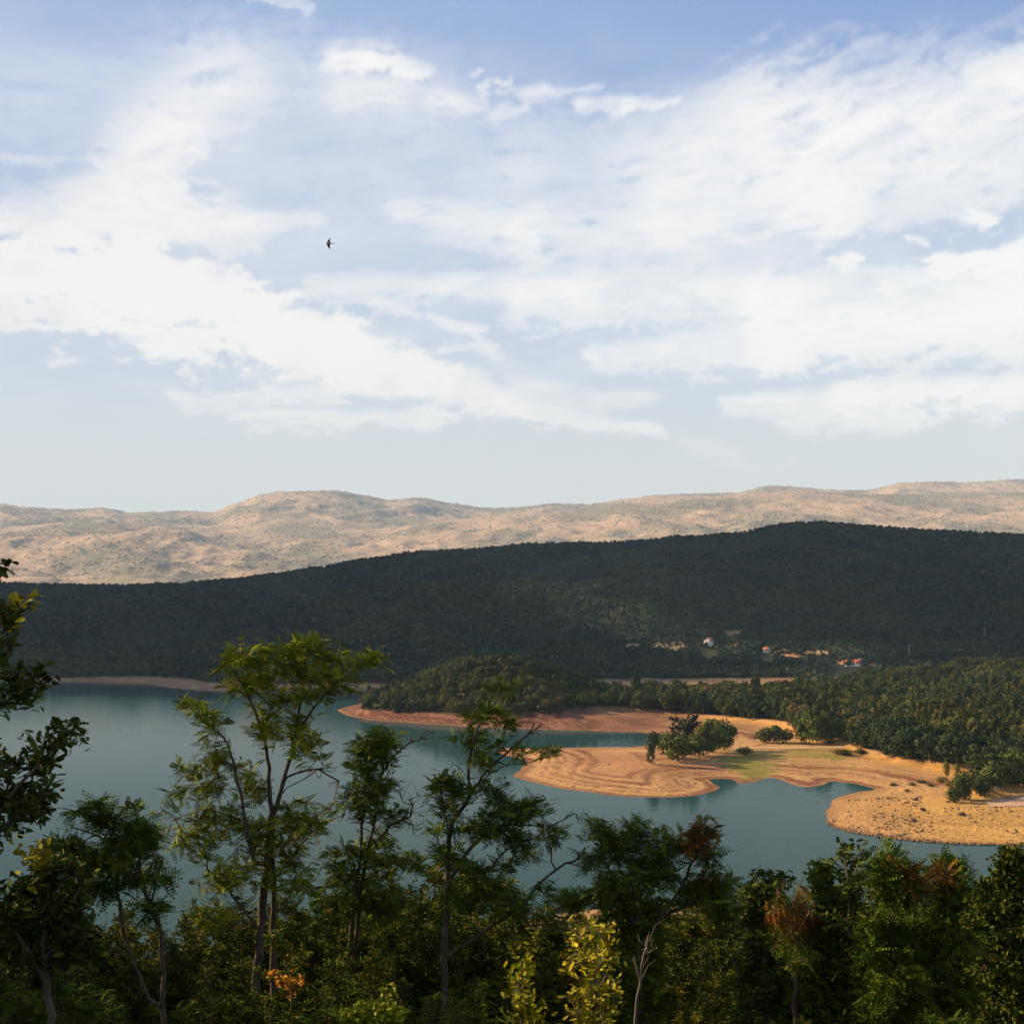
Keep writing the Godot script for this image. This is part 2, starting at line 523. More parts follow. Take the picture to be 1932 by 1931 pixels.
func earth_color(x: float, d: float, h: float) -> Color:
	var n := noise.get_noise_2d(x * 3.0, d * 2.0)
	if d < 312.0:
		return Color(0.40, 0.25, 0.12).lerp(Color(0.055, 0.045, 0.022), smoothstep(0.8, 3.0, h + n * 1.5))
	var s := shore(x, d)
	var f := grid(wood_grid, x, d)
	if s < 0.0:
		return Color(0.16, 0.12, 0.07)
	var sand := Color(0.50, 0.295, 0.125)
	sand = sand.lerp(Color(0.56, 0.335, 0.10), smoothstep(85.0, 125.0, x) * smoothstep(480.0, 420.0, d))
	sand = sand.lerp(Color(0.40, 0.20, 0.10), 0.6 * smoothstep(-0.05, 0.4, noise.get_noise_2d(x * 0.9 + 17.0, d * 0.55)) * smoothstep(120.0, 80.0, x))
	var red := Color(0.22, 0.088, 0.048)
	# bands that the falling water left
	var way := bank_slope(x, d)
	var level := way.y * (1.0 - exp(-maxf(s, 0.0) * way.x / way.y)) + wobble(x, d)
	var lines := fine.get_noise_2d(level * 40.0, x * 0.012 + 40.0) + 0.5 * fine.get_noise_2d(level * 110.0, x * 0.02)
	var bands := smoothstep(0.0, 0.28, lines) * 0.75
	var edge := level / 0.8 - floorf(level / 0.8)
	bands = maxf(bands, 0.7 * smoothstep(0.62, 0.72, edge) * smoothstep(1.0, 0.86, edge) * smoothstep(-0.15, 0.25, noise.get_noise_2d(x * 1.3 + 80.0, d * 0.5) + fine.get_noise_2d(floorf(level / 0.8) * 90.0, 3.0) * 1.2))
	bands *= 0.95 + 0.4 * smoothstep(-0.2, 0.3, noise.get_noise_2d(x * 1.1, d * 0.6 + 300.0))
	if d > 640.0:
		bands = clampf(bands * 1.5 + 0.12 * smoothstep(180.0, 60.0, x), 0.0, 1.0)
	if x > 85.0 and d < 480.0:
		bands *= 0.35
	if d > 980.0:
		bands *= 0.6
		sand = Color(0.36, 0.24, 0.135).lerp(Color(0.14, 0.13, 0.05), smoothstep(0.0, 0.4, n) if x > 40.0 else 0.0)
	var rusty := smoothstep(140.0, 10.0, x + n * 40.0) * smoothstep(640.0, 660.0, d) * smoothstep(960.0, 900.0, d)
	sand = sand.lerp(Color(0.115, 0.042, 0.03), rusty)
	red = red.lerp(Color(0.27, 0.13, 0.085), rusty)
	var c := sand.lerp(red, bands)
	c = c.lerp(Color(0.30, 0.15, 0.06), smoothstep(2.8, 0.3, s + n * 2.0) * 0.8)   # damp strip along the water
	c *= 0.92 + 0.25 * n
	if Geometry2D.is_point_in_polygon(Vector2(x + n * 22.0 + fine.get_noise_2d(x, d) * 8.0, d + n * 60.0 + fine.get_noise_2d(x + 70.0, d) * 20.0), meadow):
		c = c.lerp(Color(0.23, 0.20, 0.04), clampf(0.75 + n * 1.6 + fine.get_noise_2d(x * 2.0, d * 1.3) * 0.8, 0.0, 1.0))
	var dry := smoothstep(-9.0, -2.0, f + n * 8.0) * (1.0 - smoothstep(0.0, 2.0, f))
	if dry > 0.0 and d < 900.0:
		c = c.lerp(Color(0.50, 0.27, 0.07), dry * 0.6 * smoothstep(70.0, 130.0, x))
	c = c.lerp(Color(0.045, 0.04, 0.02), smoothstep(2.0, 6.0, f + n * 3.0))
	if d > 900.0:
		var p := seen_at(Vector3(x, h, -d))
		var k := opening(p)
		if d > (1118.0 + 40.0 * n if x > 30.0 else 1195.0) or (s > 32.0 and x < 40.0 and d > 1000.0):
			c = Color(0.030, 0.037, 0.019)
			if k == 0 or k == 3:
				c = Color(0.50, 0.34, 0.17)
			elif k == 1:
				c = Color(0.48, 0.25, 0.13)
			elif k == 2:
				c = Color(0.30, 0.27, 0.25)
	return c


func steps(parts: Array) -> PackedFloat32Array:
	var out := PackedFloat32Array()
	for p in parts:
		var n := int(round((p[1] - p[0]) / p[2]))
		for i in n:
			out.append(lerpf(p[0], p[1], float(i) / n))
	out.append(parts[-1][1])
	return out


func sheet(xs: PackedFloat32Array, ds: PackedFloat32Array, height: Callable, color: Callable) -> ArrayMesh:
	var w := xs.size()
	var hh := ds.size()
	var v := PackedVector3Array()
	var n := PackedVector3Array()
	var c := PackedColorArray()
	var idx := PackedInt32Array()
	v.resize(w * hh); n.resize(w * hh); c.resize(w * hh); idx.resize((w - 1) * (hh - 1) * 6)
	for j in hh:
		for i in w:
			var y: float = height.call(xs[i], ds[j])
			v[j * w + i] = Vector3(xs[i], y, -ds[j])
			c[j * w + i] = color.call(xs[i], ds[j], y)
	var k := 0
	for j in hh:
		for i in w:
			var a := v[j * w + maxi(i - 1, 0)]
			var b := v[j * w + mini(i + 1, w - 1)]
			var e := v[maxi(j - 1, 0) * w + i]
			var f := v[mini(j + 1, hh - 1) * w + i]
			n[j * w + i] = (b - a).cross(f - e).normalized()
			if i < w - 1 and j < hh - 1:
				var o := j * w + i
				idx[k] = o; idx[k + 1] = o + w; idx[k + 2] = o + 1
				idx[k + 3] = o + 1; idx[k + 4] = o + w; idx[k + 5] = o + w + 1
				k += 6
	return arrays(v, n, c, idx)


func build_land() -> void:
	var xs := steps([[-1500, -520, 24.0], [-520, -130, 5.0], [-130, 330, 1.7], [330, 700, 4.0], [700, 1700, 24.0]])
	var ds := steps([[-60, 320, 5.0], [320, 640, 2.0], [640, 860, 3.0], [860, 1330, 6.0], [1330, 3000, 22.0]])
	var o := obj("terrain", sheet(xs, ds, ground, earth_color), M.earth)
	o.set_meta("kind", "structure")
	var g := PlaneMesh.new()
	g.size = Vector2(34000, 36000)
	var low := obj("ground", g, plain(Color(0.1, 0.09, 0.05)))
	low.position = Vector3(0, -14, 0)
	low.set_meta("kind", "structure")


func build_lake() -> void:
	var size := 1024
	var wave := NoiseTexture2D.new()
	var n := FastNoiseLite.new()
	n.seed = 14; n.frequency = 0.022; n.fractal_octaves = 4; n.fractal_gain = 0.55
	wave.noise = n
	wave.width = size; wave.height = size; wave.seamless = true; wave.as_normal_map = true; wave.bump_strength = 4.0
	var m := StandardMaterial3D.new()
	m.albedo_color = Color(0.014, 0.046, 0.053).linear_to_srgb()
	m.roughness = 0.06
	m.metallic_specular = 0.045
	m.normal_enabled = true
	m.normal_texture = wave
	m.normal_scale = 0.06
	m.uv1_triplanar = true; m.uv1_world_triplanar = true
	m.uv1_scale = Vector3(0.013, 0.03, 0.007)
	M.water = m
	var p := PlaneMesh.new()
	p.size = Vector2(4200, 1500)
	var o := obj("lake_water", p, m)
	o.position = Vector3(0, 0, -900)
	o.set_meta("kind", "structure")


# ---------------------------------------------------------------- mountains
const CREST := [[-1500, 960], [-400, 955], [0, 951], [40, 957], [130, 962], [190, 958], [240, 968], [330, 965], [400, 966], [450, 948], [490, 932], [530, 927], [640, 926], [690, 935], [730, 943], [790, 939], [850, 950], [910, 958], [980, 958], [1040, 951], [1110, 951], [1180, 942], [1240, 934], [1300, 931], [1390, 930], [1450, 917], [1500, 919], [1560, 924], [1640, 925], [1700, 911], [1760, 908], [1820, 910], [1932, 903], [2400, 900], [3500, 920]]
const SHOULDER := [[-1500, 1010], [-200, 1000], [0, 996], [150, 985], [300, 990], [420, 1005], [560, 1003], [700, 1000], [840, 982], [960, 972], [1080, 966], [1200, 950], [1330, 940], [1500, 927], [1640, 932], [1800, 935], [1932, 930], [2400, 930], [3500, 950]]


func mountain(x: float, d: float) -> float:
	var px := CX + F * x / d
	var h1 := (1150.0 - table(CREST, px)) / F * 14000.0
	var h2 := (1150.0 - table(SHOULDER, px)) / F * 10400.0
	var a := h1 * (1.0 - absf(d - 14000.0) / (5200.0 if d < 14000.0 else 3000.0) * (0.75 if d < 14000.0 else 1.0))
	var b := h2 * (1.0 - absf(d - 10400.0) / (4600.0 if d < 10400.0 else 2600.0) * (0.95 if d < 10400.0 else 0.45))
	var env := clampf(absf(d - 14000.0) / 1500.0, 0.12, 1.0) * clampf(absf(d - 10400.0) / 1300.0, 0.15, 1.0)
	var r := ridged.get_noise_2d(x * 0.8 + d * 0.25, d * 0.55)
	var h := maxf(a, b)
	h += (r * 55.0 + noise.get_noise_2d(x * 0.12, d * 0.12) * 40.0) * env
	h += ridged.get_noise_2d(x * 4.0, d * 3.0) * 2.5 + fine.get_noise_2d(x * 0.15, d * 0.15) * (3.5 + 6.0 * smoothstep(1200.0, 200.0, absf(d - 14000.0)))
	return EYE + h


func mountain_color(x: float, d: float, h: float) -> Color:
	var n := noise.get_noise_2d(x * 0.10 + 30.0, d * 0.06)
	var m := noise.get_noise_2d(x * 0.45, d * 0.3 + 90.0)
	var r := ridged.get_noise_2d(x * 0.8 + d * 0.25, d * 0.55)
	var c := Color(0.57, 0.425, 0.30)
	var green := smoothstep(-0.10, 0.24, n * 1.5 + m * 0.45 - r * 0.15 + 0.03)
	c = c.lerp(Color(0.25, 0.25, 0.18), green * 0.8)
	c = c.lerp(Color(0.58, 0.48, 0.40), smoothstep(0.1, 0.4, m) * 0.4)
	return c * (0.95 + 0.2 * fine.get_noise_2d(x * 0.12, d * 0.12))


func build_mountains() -> void:
	var xs := steps([[-9000, -5200, 120.0], [-5200, 5200, 20.0], [5200, 9000, 120.0]])
	var ds := steps([[5400, 7000, 100.0], [7000, 10500, 50.0], [10500, 14100, 60.0], [14100, 17000, 290.0]])
	var o := obj("mountains", sheet(xs, ds, mountain, mountain_color), M.far)
	o.set_meta("kind", "structure")
	# scrub and boulders that grain the slopes
	var where := []
	var tints := []
	while where.size() < 26000:
		var d := sqrt(lerpf(6500.0 * 6500.0, 14050.0 * 14050.0, rng.randf()))
		var x := rng.randf_range(-0.4, 0.4) * d
		var m := noise.get_noise_2d(x * 0.45, d * 0.3 + 90.0) + noise.get_noise_2d(x * 0.1 + 30.0, d * 0.06)
		if m + rng.randf_range(-0.45, 0.45) < 0.0:
			continue
		var s := rng.randf_range(3.0, 7.5)
		where.append(Transform3D(Basis(Vector3.UP, rng.randf() * TAU).scaled(Vector3(s * rng.randf_range(0.8, 1.8), s * 0.6, s)), Vector3(x, mountain(x, d) + s * 0.1, -d)))
		var c := Color(0.29, 0.27, 0.195).lerp(Color(0.42, 0.34, 0.25), rng.randf())
		if rng.randf() < 0.12:
			c = Color(0.44, 0.37, 0.30)
		tints.append(c)
	many("mountain_scrub", lump(1, 0.35, 3), M.blob, where, tints)


func build_cloud(toward: Vector3) -> void:   # the cloud left of the view whose shadow lies on the wooded hill and the far shore
	var st := SurfaceTool.new()
	st.begin(Mesh.PRIMITIVE_TRIANGLES)
	var balls := []
	for k in 5:
		balls.append(lump(3, 0.3, 80 + k))
	var d := 1190.0
	while d < 3000.0:
		var x := -1500.0
		while x < 1020.0:
			if x > -10.0 and x < 600.0 and d < 1650.0:   # a break in the cloud: sun on the village
				x += 150.0
				continue
			var p := Vector3(x + rng.randf_range(-50, 50), 0, -(d + rng.randf_range(-40, 40) + 30.0 * sin(x * 0.006)))
			p += toward * ((1500.0 + rng.randf_range(-40, 160)) / toward.y)
			var s := rng.randf_range(140.0, 190.0)
			st.append_from(balls[rng.randi() % 5], 0, Transform3D(Basis(Vector3.UP, rng.randf() * TAU).scaled(Vector3(s, s * 0.8, s)), p))
			x += 150.0
		d += 150.0
	var o := obj("cloud", st.commit(), plain(Color(0.9, 0.9, 0.9), 1.0))
	o.set_meta("kind", "structure")


func lump(detail: int, rough: float, seed_: int) -> ArrayMesh:   # an uneven ball of radius one
	var v := PackedVector3Array()
	var g := (1.0 + sqrt(5.0)) / 2.0
	for q in [[-1, g, 0], [1, g, 0], [-1, -g, 0], [1, -g, 0], [0, -1, g], [0, 1, g], [0, -1, -g], [0, 1, -g], [g, 0, -1], [g, 0, 1], [-g, 0, -1], [-g, 0, 1]]:
		v.append(Vector3(q[0], q[1], q[2]).normalized())
	var faces := [[0, 11, 5], [0, 5, 1], [0, 1, 7], [0, 7, 10], [0, 10, 11], [1, 5, 9], [5, 11, 4], [11, 10, 2], [10, 7, 6], [7, 1, 8], [3, 9, 4], [3, 4, 2], [3, 2, 6], [3, 6, 8], [3, 8, 9], [4, 9, 5], [2, 4, 11], [6, 2, 10], [8, 6, 7], [9, 8, 1]]
	for k in detail:
		var next := []
		var mid := {}
		for f in faces:
			var m := []
			for e in 3:
				var a: int = f[e]
				var b: int = f[(e + 1) % 3]
				var key := Vector2i(mini(a, b), maxi(a, b))
				if not mid.has(key):
					mid[key] = v.size()
					v.append((v[a] + v[b]).normalized())
				m.append(mid[key])
			next.append_array([[f[0], m[0], m[2]], [f[1], m[1], m[0]], [f[2], m[2], m[1]], [m[0], m[1], m[2]]])
		faces = next
	var n := FastNoiseLite.new()
	n.seed = seed_; n.frequency = 0.9
	for i in v.size():
		v[i] *= 1.0 + rough * n.get_noise_3dv(v[i] * 1.6) * 1.6
	var nor := PackedVector3Array()
	nor.resize(v.size())
	var idx := PackedInt32Array()
	for f in faces:
		var fn := (v[f[2]] - v[f[0]]).cross(v[f[1]] - v[f[0]])
		if fn.dot(v[f[0]]) < 0.0:
			fn = -fn
			idx.append_array([f[0], f[2], f[1]])
		else:
			idx.append_array([f[0], f[1], f[2]])
		for e in 3:
			nor[f[e]] += fn
	for i in nor.size():
		nor[i] = nor[i].normalized()
	return arrays(v, nor, PackedColorArray(), idx)


func build_hill_forest() -> void:
	var sets := [[], [], []]
	var tints := [[], [], []]
	var d := 1000.0
	while d < 2330.0:
		var gap := 5.1 + (d - 1000.0) * 0.0001
		var x := -0.40 * d - 30.0
		while x < 0.42 * d + 40.0:
			var px := x + rng.randf_range(-0.5, 0.5) * gap
			var pd := d + rng.randf_range(-0.5, 0.5) * gap * 1.3
			x += gap
			if px > 30.0:
				var sx := CX + F * px / pd
				if pd < 1118.0 and (sx < 1500.0 or grid(wood_grid, px, pd) > 0.0):
					continue
			elif pd < 1192.0 and shore(px, pd) < 33.0:
				continue
			var h := ground(px, pd)
			if pd < 2200.0 and opening(seen_at(Vector3(px, h + 2.0, -pd))) >= 0:
				continue
			var k := rng.randi() % 3
			var s := rng.randf_range(2.1, 4.1) * (0.85 + 0.5 * noise.get_noise_2d(px * 0.5, pd * 0.5))
			sets[k].append(Transform3D(Basis(Vector3.UP, rng.randf() * TAU).scaled(Vector3(s, s * rng.randf_range(0.8, 1.25), s)), Vector3(px, h + s * 0.75, -pd)))
			var n := noise.get_noise_2d(px * 0.7, pd * 0.5) + rng.randf_range(-0.25, 0.25)
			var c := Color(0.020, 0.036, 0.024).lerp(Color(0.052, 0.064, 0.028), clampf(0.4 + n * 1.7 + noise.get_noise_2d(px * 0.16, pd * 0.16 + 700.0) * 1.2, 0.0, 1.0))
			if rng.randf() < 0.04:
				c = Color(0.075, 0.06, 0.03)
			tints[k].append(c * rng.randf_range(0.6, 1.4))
		d += gap * 1.3
	var o := Node3D.new()
	o.name = "hill_forest"
	add_child(o)
	o.set_meta("kind", "stuff")
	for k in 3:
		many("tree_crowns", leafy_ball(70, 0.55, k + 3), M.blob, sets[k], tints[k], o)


func leafy_ball(count: int, size: float, seed_: int) -> ArrayMesh:   # a far crown: leaf masses set round an uneven ball
	var r := RandomNumberGenerator.new()
	r.seed = seed_
	var v := PackedVector3Array()
	var n := PackedVector3Array()
	var idx := PackedInt32Array()
	var lob := []
	for i in 5:
		lob.append([Vector3(r.randf_range(-1, 1), r.randf_range(-0.5, 1), r.randf_range(-1, 1)).normalized() * 0.42, r.randf_range(0.45, 0.72)])
	for i in count:
		var l = lob[i % 5]
		var dir := Vector3(r.randfn(), r.randfn() + 0.25, r.randfn()).normalized()
		var p: Vector3 = l[0] + dir * l[1] * r.randf_range(0.8, 1.05)
		leaf_mass(v, n, idx, p, dir, size * r.randf_range(0.6, 1.1), r)
	return arrays(v, n, PackedColorArray(), idx)


func leaf_mass(v: PackedVector3Array, n: PackedVector3Array, idx: PackedInt32Array, p: Vector3, dir: Vector3, s: float, r: RandomNumberGenerator) -> void:
	var face := (dir + Vector3(r.randfn(), r.randfn(), r.randfn()) * 0.45).normalized()
	var a := face.cross(Vector3(r.randfn(), r.randfn(), r.randfn())).normalized() * s
	var b := face.cross(a)
	var k := v.size()
	var out := (face * 0.55 + dir * 0.6).normalized()
	v.append(p - a * r.randf_range(0.5, 0.9) - face * s * 0.2); v.append(p + b * r.randf_range(0.4, 0.7)); v.append(p + a * r.randf_range(0.5, 0.9) - face * s * 0.2); v.append(p - b * r.randf_range(0.4, 0.7))
	for i in 4:
		n.append(out)
	idx.append_array([k, k + 1, k + 2, k, k + 2, k + 3])


# ---------------------------------------------------------------- trees of the middle distance
var mid_kind := {}


func make_mid_kinds() -> void:
	for k in 5:
		mid_kind["round_%d" % k] = [crown_mesh(k + 10, 14, Vector3(0.56, 0.48, 0.56), 0.53, 0.28, 110, 0.06), trunk_mesh(k + 3, 0.5, 0.028)]
	for k in 2:
		mid_kind["tall_%d" % k] = [crown_mesh(k + 30, 13, Vector3(0.46, 0.52, 0.46), 0.49, 0.26, 95, 0.06), trunk_mesh(k + 13, 0.6, 0.02)]
	for k in 2:
		mid_kind["bush_%d" % k] = [crown_mesh(k + 50, 10, Vector3(0.56, 0.46, 0.56), 0.46, 0.36, 100, 0.07), trunk_mesh(k + 23, 0.4, 0.03)]
	mid_kind["spiky_0"] = [spiky_mesh(5), trunk_mesh(33, 0.75, 0.025)]


func crown_mesh(seed_: int, lumps: int, radii: Vector3, centre: float, lump_size: float, per: int, leaf: float) -> ArrayMesh:   # for a tree one metre tall
	var r := RandomNumberGenerator.new()
	r.seed = seed_
	var v := PackedVector3Array()
	var n := PackedVector3Array()
	var idx := PackedInt32Array()
	for l in lumps:
		var q := Vector3(r.randfn(), r.randfn(), r.randfn()).normalized() * pow(r.randf(), 0.4)
		var c := Vector3(0, centre, 0) + q * (radii - Vector3.ONE * lump_size * 0.45)
		var size := lump_size * r.randf_range(0.65, 1.1)
		for i in per:
			var dir := Vector3(r.randfn(), r.randfn() + 0.2, r.randfn()).normalized()
			var p := c + dir * size * r.randf_range(0.65, 1.08) * Vector3(1, 0.8, 1)
			if p.y < 0.03:
				continue
			leaf_mass(v, n, idx, p, dir, leaf * r.randf_range(0.6, 1.3), r)
	return arrays(v, n, PackedColorArray(), idx)


func spiky_mesh(seed_: int) -> ArrayMesh:
	var r := RandomNumberGenerator.new()
	r.seed = seed_
	var v := PackedVector3Array()
	var n := PackedVector3Array()
	var idx := PackedInt32Array()
	for b in 34:
		var dir := Vector3(r.randfn(), absf(r.randfn()) * 0.7 + 0.15, r.randfn()).normalized()
		var start := Vector3(0, r.randf_range(0.3, 0.7), 0)
		for i in 60:
			var t := pow(r.randf(), 0.7)
			var p := start + dir * t * 0.45 + Vector3(r.randfn(), r.randfn(), r.randfn()) * 0.03 * (1.3 - t)
			leaf_mass(v, n, idx, p, (dir + Vector3.UP * 0.6).normalized(), 0.045, r)
	return arrays(v, n, PackedColorArray(), idx)


func trunk_mesh(seed_: int, height: float, radius: float) -> ArrayMesh:
	var r := RandomNumberGenerator.new()
	r.seed = seed_
	var t := Tubes.new()
	var p := Vector3.ZERO
	var forks := 2 + r.randi() % 2
	var low := Vector3(r.randfn() * 0.015, height * 0.35, r.randfn() * 0.015)
	t.tube(Vector3(0, -0.04, 0), low, radius * 1.3, radius, 6)
	for k in forks:
		var a := TAU * k / forks + r.randf()
		var m := low + Vector3(cos(a) * 0.09, height * 0.3, sin(a) * 0.09)
		var e := m + Vector3(cos(a) * 0.12, height * 0.35, sin(a) * 0.12)
		t.tube(low, m, radius * 0.8, radius * 0.55, 5)
		t.tube(m, e, radius * 0.55, radius * 0.2, 5)
		var e2 := m + Vector3(cos(a + 1.0) * 0.14, height * 0.22, sin(a + 1.0) * 0.14)
		t.tube(m, e2, radius * 0.4, radius * 0.15, 4)
	return t.mesh()


class Tubes:
	var v := PackedVector3Array()
	var n := PackedVector3Array()
	var idx := PackedInt32Array()

	func tube(a: Vector3, b: Vector3, ra: float, rb: float, sides: int) -> void:
		var axis := (b - a).normalized()
		var u := axis.cross(Vector3(0.31, 0.2, 0.93)).normalized()
		var w := axis.cross(u)
		var k := v.size()
		for i in sides:
			var t := TAU * i / sides
			var o := u * cos(t) + w * sin(t)
			v.append(a + o * ra - axis * ra * 0.25)
			v.append(b + o * rb + axis * rb * 0.25)
			n.append(o)
			n.append(o)
		for i in sides:
			var p := k + i * 2
			var q := k + ((i + 1) % sides) * 2
			idx.append_array([p, p + 1, q, q, p + 1, q + 1])

	func mesh() -> ArrayMesh:
		var a := []
		a.resize(Mesh.ARRAY_MAX)
		a[Mesh.ARRAY_VERTEX] = v
		a[Mesh.ARRAY_NORMAL] = n
		a[Mesh.ARRAY_INDEX] = idx
		var m := ArrayMesh.new()
		m.add_surface_from_arrays(Mesh.PRIMITIVE_TRIANGLES, a)
		return m


var tint_cache := {}


func tinted(c: Color) -> StandardMaterial3D:
	var key := Color(snappedf(c.r, 0.006), snappedf(c.g, 0.006), snappedf(c.b, 0.006))
	if not tint_cache.has(key):
		var m := plain(key, 0.8)
		m.backlight = Color(0.5, 0.5, 0.5)
		tint_cache[key] = m
	return tint_cache[key]


func mid_tree(called: String, kind: String, at: Vector3, height: float, width: float, c: Color, label: String, category: String, group := "") -> Node3D:
	var o := thing(called, at, label, category, group, rng.randf() * TAU)
	o.scale = Vector3(width, height, width)
	obj("crown", mid_kind[kind][0], tinted(c), o)
	obj("trunk", mid_kind[kind][1], M.dark_bark, o)
	return o


# what stands near a place across the picture, from the left
const NEARBY := [[60, "under the near dark oak"], [150, "below the yellow topped oak"], [240, "left of the slender locust"], [330, "behind the slender locust"], [440, "left of the tallest locust"], [540, "behind the tallest locust"], [620, "right of the tallest locust"], [720, "behind the narrow locust"], [800, "right of the narrow locust"], [900, "behind the open locust"], [980, "left of the yellow saplings"],
	[1080, "above the left yellow sapling"], [1170, "behind the right yellow sapling"], [1250, "behind the bare sapling"], [1350, "under the browned locust"], [1450, "under the rounded dark oak"], [1530, "below the orange dead leaves"], [1620, "under the upright oak top"], [1720, "under the brown flecked locust"], [1830, "under the right feathery locust"], [9999, "at the right edge"]]
const KNOLL := [[720, "at its left point"], [780, "near its left point"], [840, "left of its middle"], [900, "below its middle"], [960, "right of its middle"], [1020, "toward its right end"], [9999, "at its right end"]]
const WOOD := [[1100, "beside the knoll"], [1160, "right of the knoll"], [1230, "left of the sandbar clump"], [1300, "behind the left half of the sandbar clump"], [1380, "behind the right half of the sandbar clump"], [1440, "left of the three willows"], [1500, "behind the three willows"], [1560, "behind the row of poplars"], [1610, "at the right end of the poplars"],
	[1650, "behind the low meadow bushes"], [1700, "right of the low meadow bushes"], [1760, "above the dry bank"], [1810, "above the yellow saplings"], [1860, "behind the dark headland tree"], [1900, "behind the white sign"], [9999, "beside the wooden shelter"]]
const SHORE := [[1040, "at the left tip of the sandbar"], [1150, "on the left of the sandbar"], [1260, "in the middle of the sandbar"], [1360, "on the right of the sandbar"], [1580, "at the water's edge of the headland"], [1610, "near the headland point"], [1650, "left on the headland"], [1700, "left of the dead brush"], [1735, "just left of the dead brush"], [1775, "beside the dead brush"], [1820, "right of the dead brush"], [1870, "below the dark headland tree"], [9999, "below the gravel lot"]]


func along(x: float, places: Array) -> String:
	for q in places:
		if x < q[0]:
			return q[1]
	return places[-1][1]


func said_of(kind: String, tall: float) -> String:
	if kind.begins_with("bush"):
		return "low bushy"
	if kind.begins_with("tall"):
		return "slim upright"
	return ("tall " if tall > 9.5 else "small " if tall < 7.2 else "") + ["round topped", "spreading", "uneven crowned", "full crowned", "lopsided"][int(kind.right(1))]


func wood_color(x: float, d: float) -> Color:
	var n := noise.get_noise_2d(x * 1.6, d * 1.1) + rng.randf_range(-0.3, 0.3)
	var c := Color(0.023, 0.040, 0.010).lerp(Color(0.060, 0.066, 0.012), clampf(0.38 + n * 1.5, 0.0, 1.0))
	if rng.randf() < 0.025:
		c = Color(0.11, 0.085, 0.022)
	return c * rng.randf_range(0.8, 1.15)


func build_far_woods() -> void:
	var spots := []
	var d := 420.0
	while d < 1085.0:
		var gap := 5.2 + (d - 420.0) * 0.0026
		var x := -150.0
		while x < 0.42 * d + 25.0:
			var p := Vector2(x + rng.randf_range(-0.5, 0.5) * gap, d + rng.randf_range(-0.5, 0.5) * gap)
			x += gap
			var f := grid(wood_grid, p.x, p.y)
			if f < 1.0:
				continue
			var h := ground(p.x, p.y)
			if h < 1.5:
				continue
			spots.append([f + absf(rng.randfn()) * 3.0 + p.y * 0.01, p, h, f])
		d += gap
	spots.sort_custom(func(a, b): return a[0] < b[0])
	var keys := ["round_0", "round_1", "round_2", "round_3", "round_4", "tall_0", "bush_0"]
	var sets := {}
	var tints := {}
	for k in keys:
		sets[k] = []
		tints[k] = []
	var shown := 0
	for s in spots:
		var p: Vector2 = s[1]
		var edge: bool = s[3] < 7.0
		var narrow := 1.0
		var k: String = keys[rng.randi() % 5]
		var tall := rng.randf_range(5.2, 13.0)
		if p.y > 850.0:
			tall *= 0.82
		if p.x < 70.0:
			tall = rng.randf_range(5.5, 8.5)
		if edge and rng.randf() < 0.3:
			k = "bush_0"
			tall = rng.randf_range(2.5, 4.5)
		elif rng.randf() < 0.12:
			k = "tall_0"
			tall *= 1.3
			narrow = 0.42
		if p.x > 60.0 and p.x < 150.0 and p.y > 760.0 and edge and rng.randf() < 0.4:
			tall *= 1.35
		var wide := tall * rng.randf_range(0.8, 1.15) * narrow
		var c := wood_color(p.x, p.y)
		var at := Vector3(p.x, s[2], -p.y)
		var v := seen_at(at)
		if edge and shown < 190 and v.x > 660 and v.x < 1950:
			shown += 1
			if p.x < 62.0:
				mid_tree("broadleaf_tree", k, at, tall, wide, c, "%s tree along the knoll foot, %s" % [said_of(k, tall), along(v.x, KNOLL)], "tree", "trees along the foot of the wooded knoll")
			else:
				mid_tree("broadleaf_tree", k, at, tall, wide, c, "%s tree fronting the wood, %s" % [said_of(k, tall), along(v.x, WOOD)], "tree", "trees in the front row of the wood")
			continue
		sets[k].append(Transform3D(Basis(Vector3.UP, rng.randf() * TAU).scaled(Vector3(wide, tall, wide)), at))
		tints[k].append(c)
	var o := Node3D.new()
	o.name = "far_wood"
	add_child(o)
	o.set_meta("kind", "stuff")
	for k in keys:
		if sets[k].size():
			many("tree_crowns", mid_kind[k][0], M.clump, sets[k], tints[k], o)


func stand(called: String, kind: String, x: float, base: float, top: float, wide: float, c: Color, label: String, category := "tree", group := "") -> void:   # a tree from its foot, top and half width in the layout
	var at := hit(x, base)
	var s := -at.z / F
	mid_tree(called, kind, at + Vector3(0, -0.1, 0), (base - top) * s, wide * 2.0 * s, c, label, category, group)


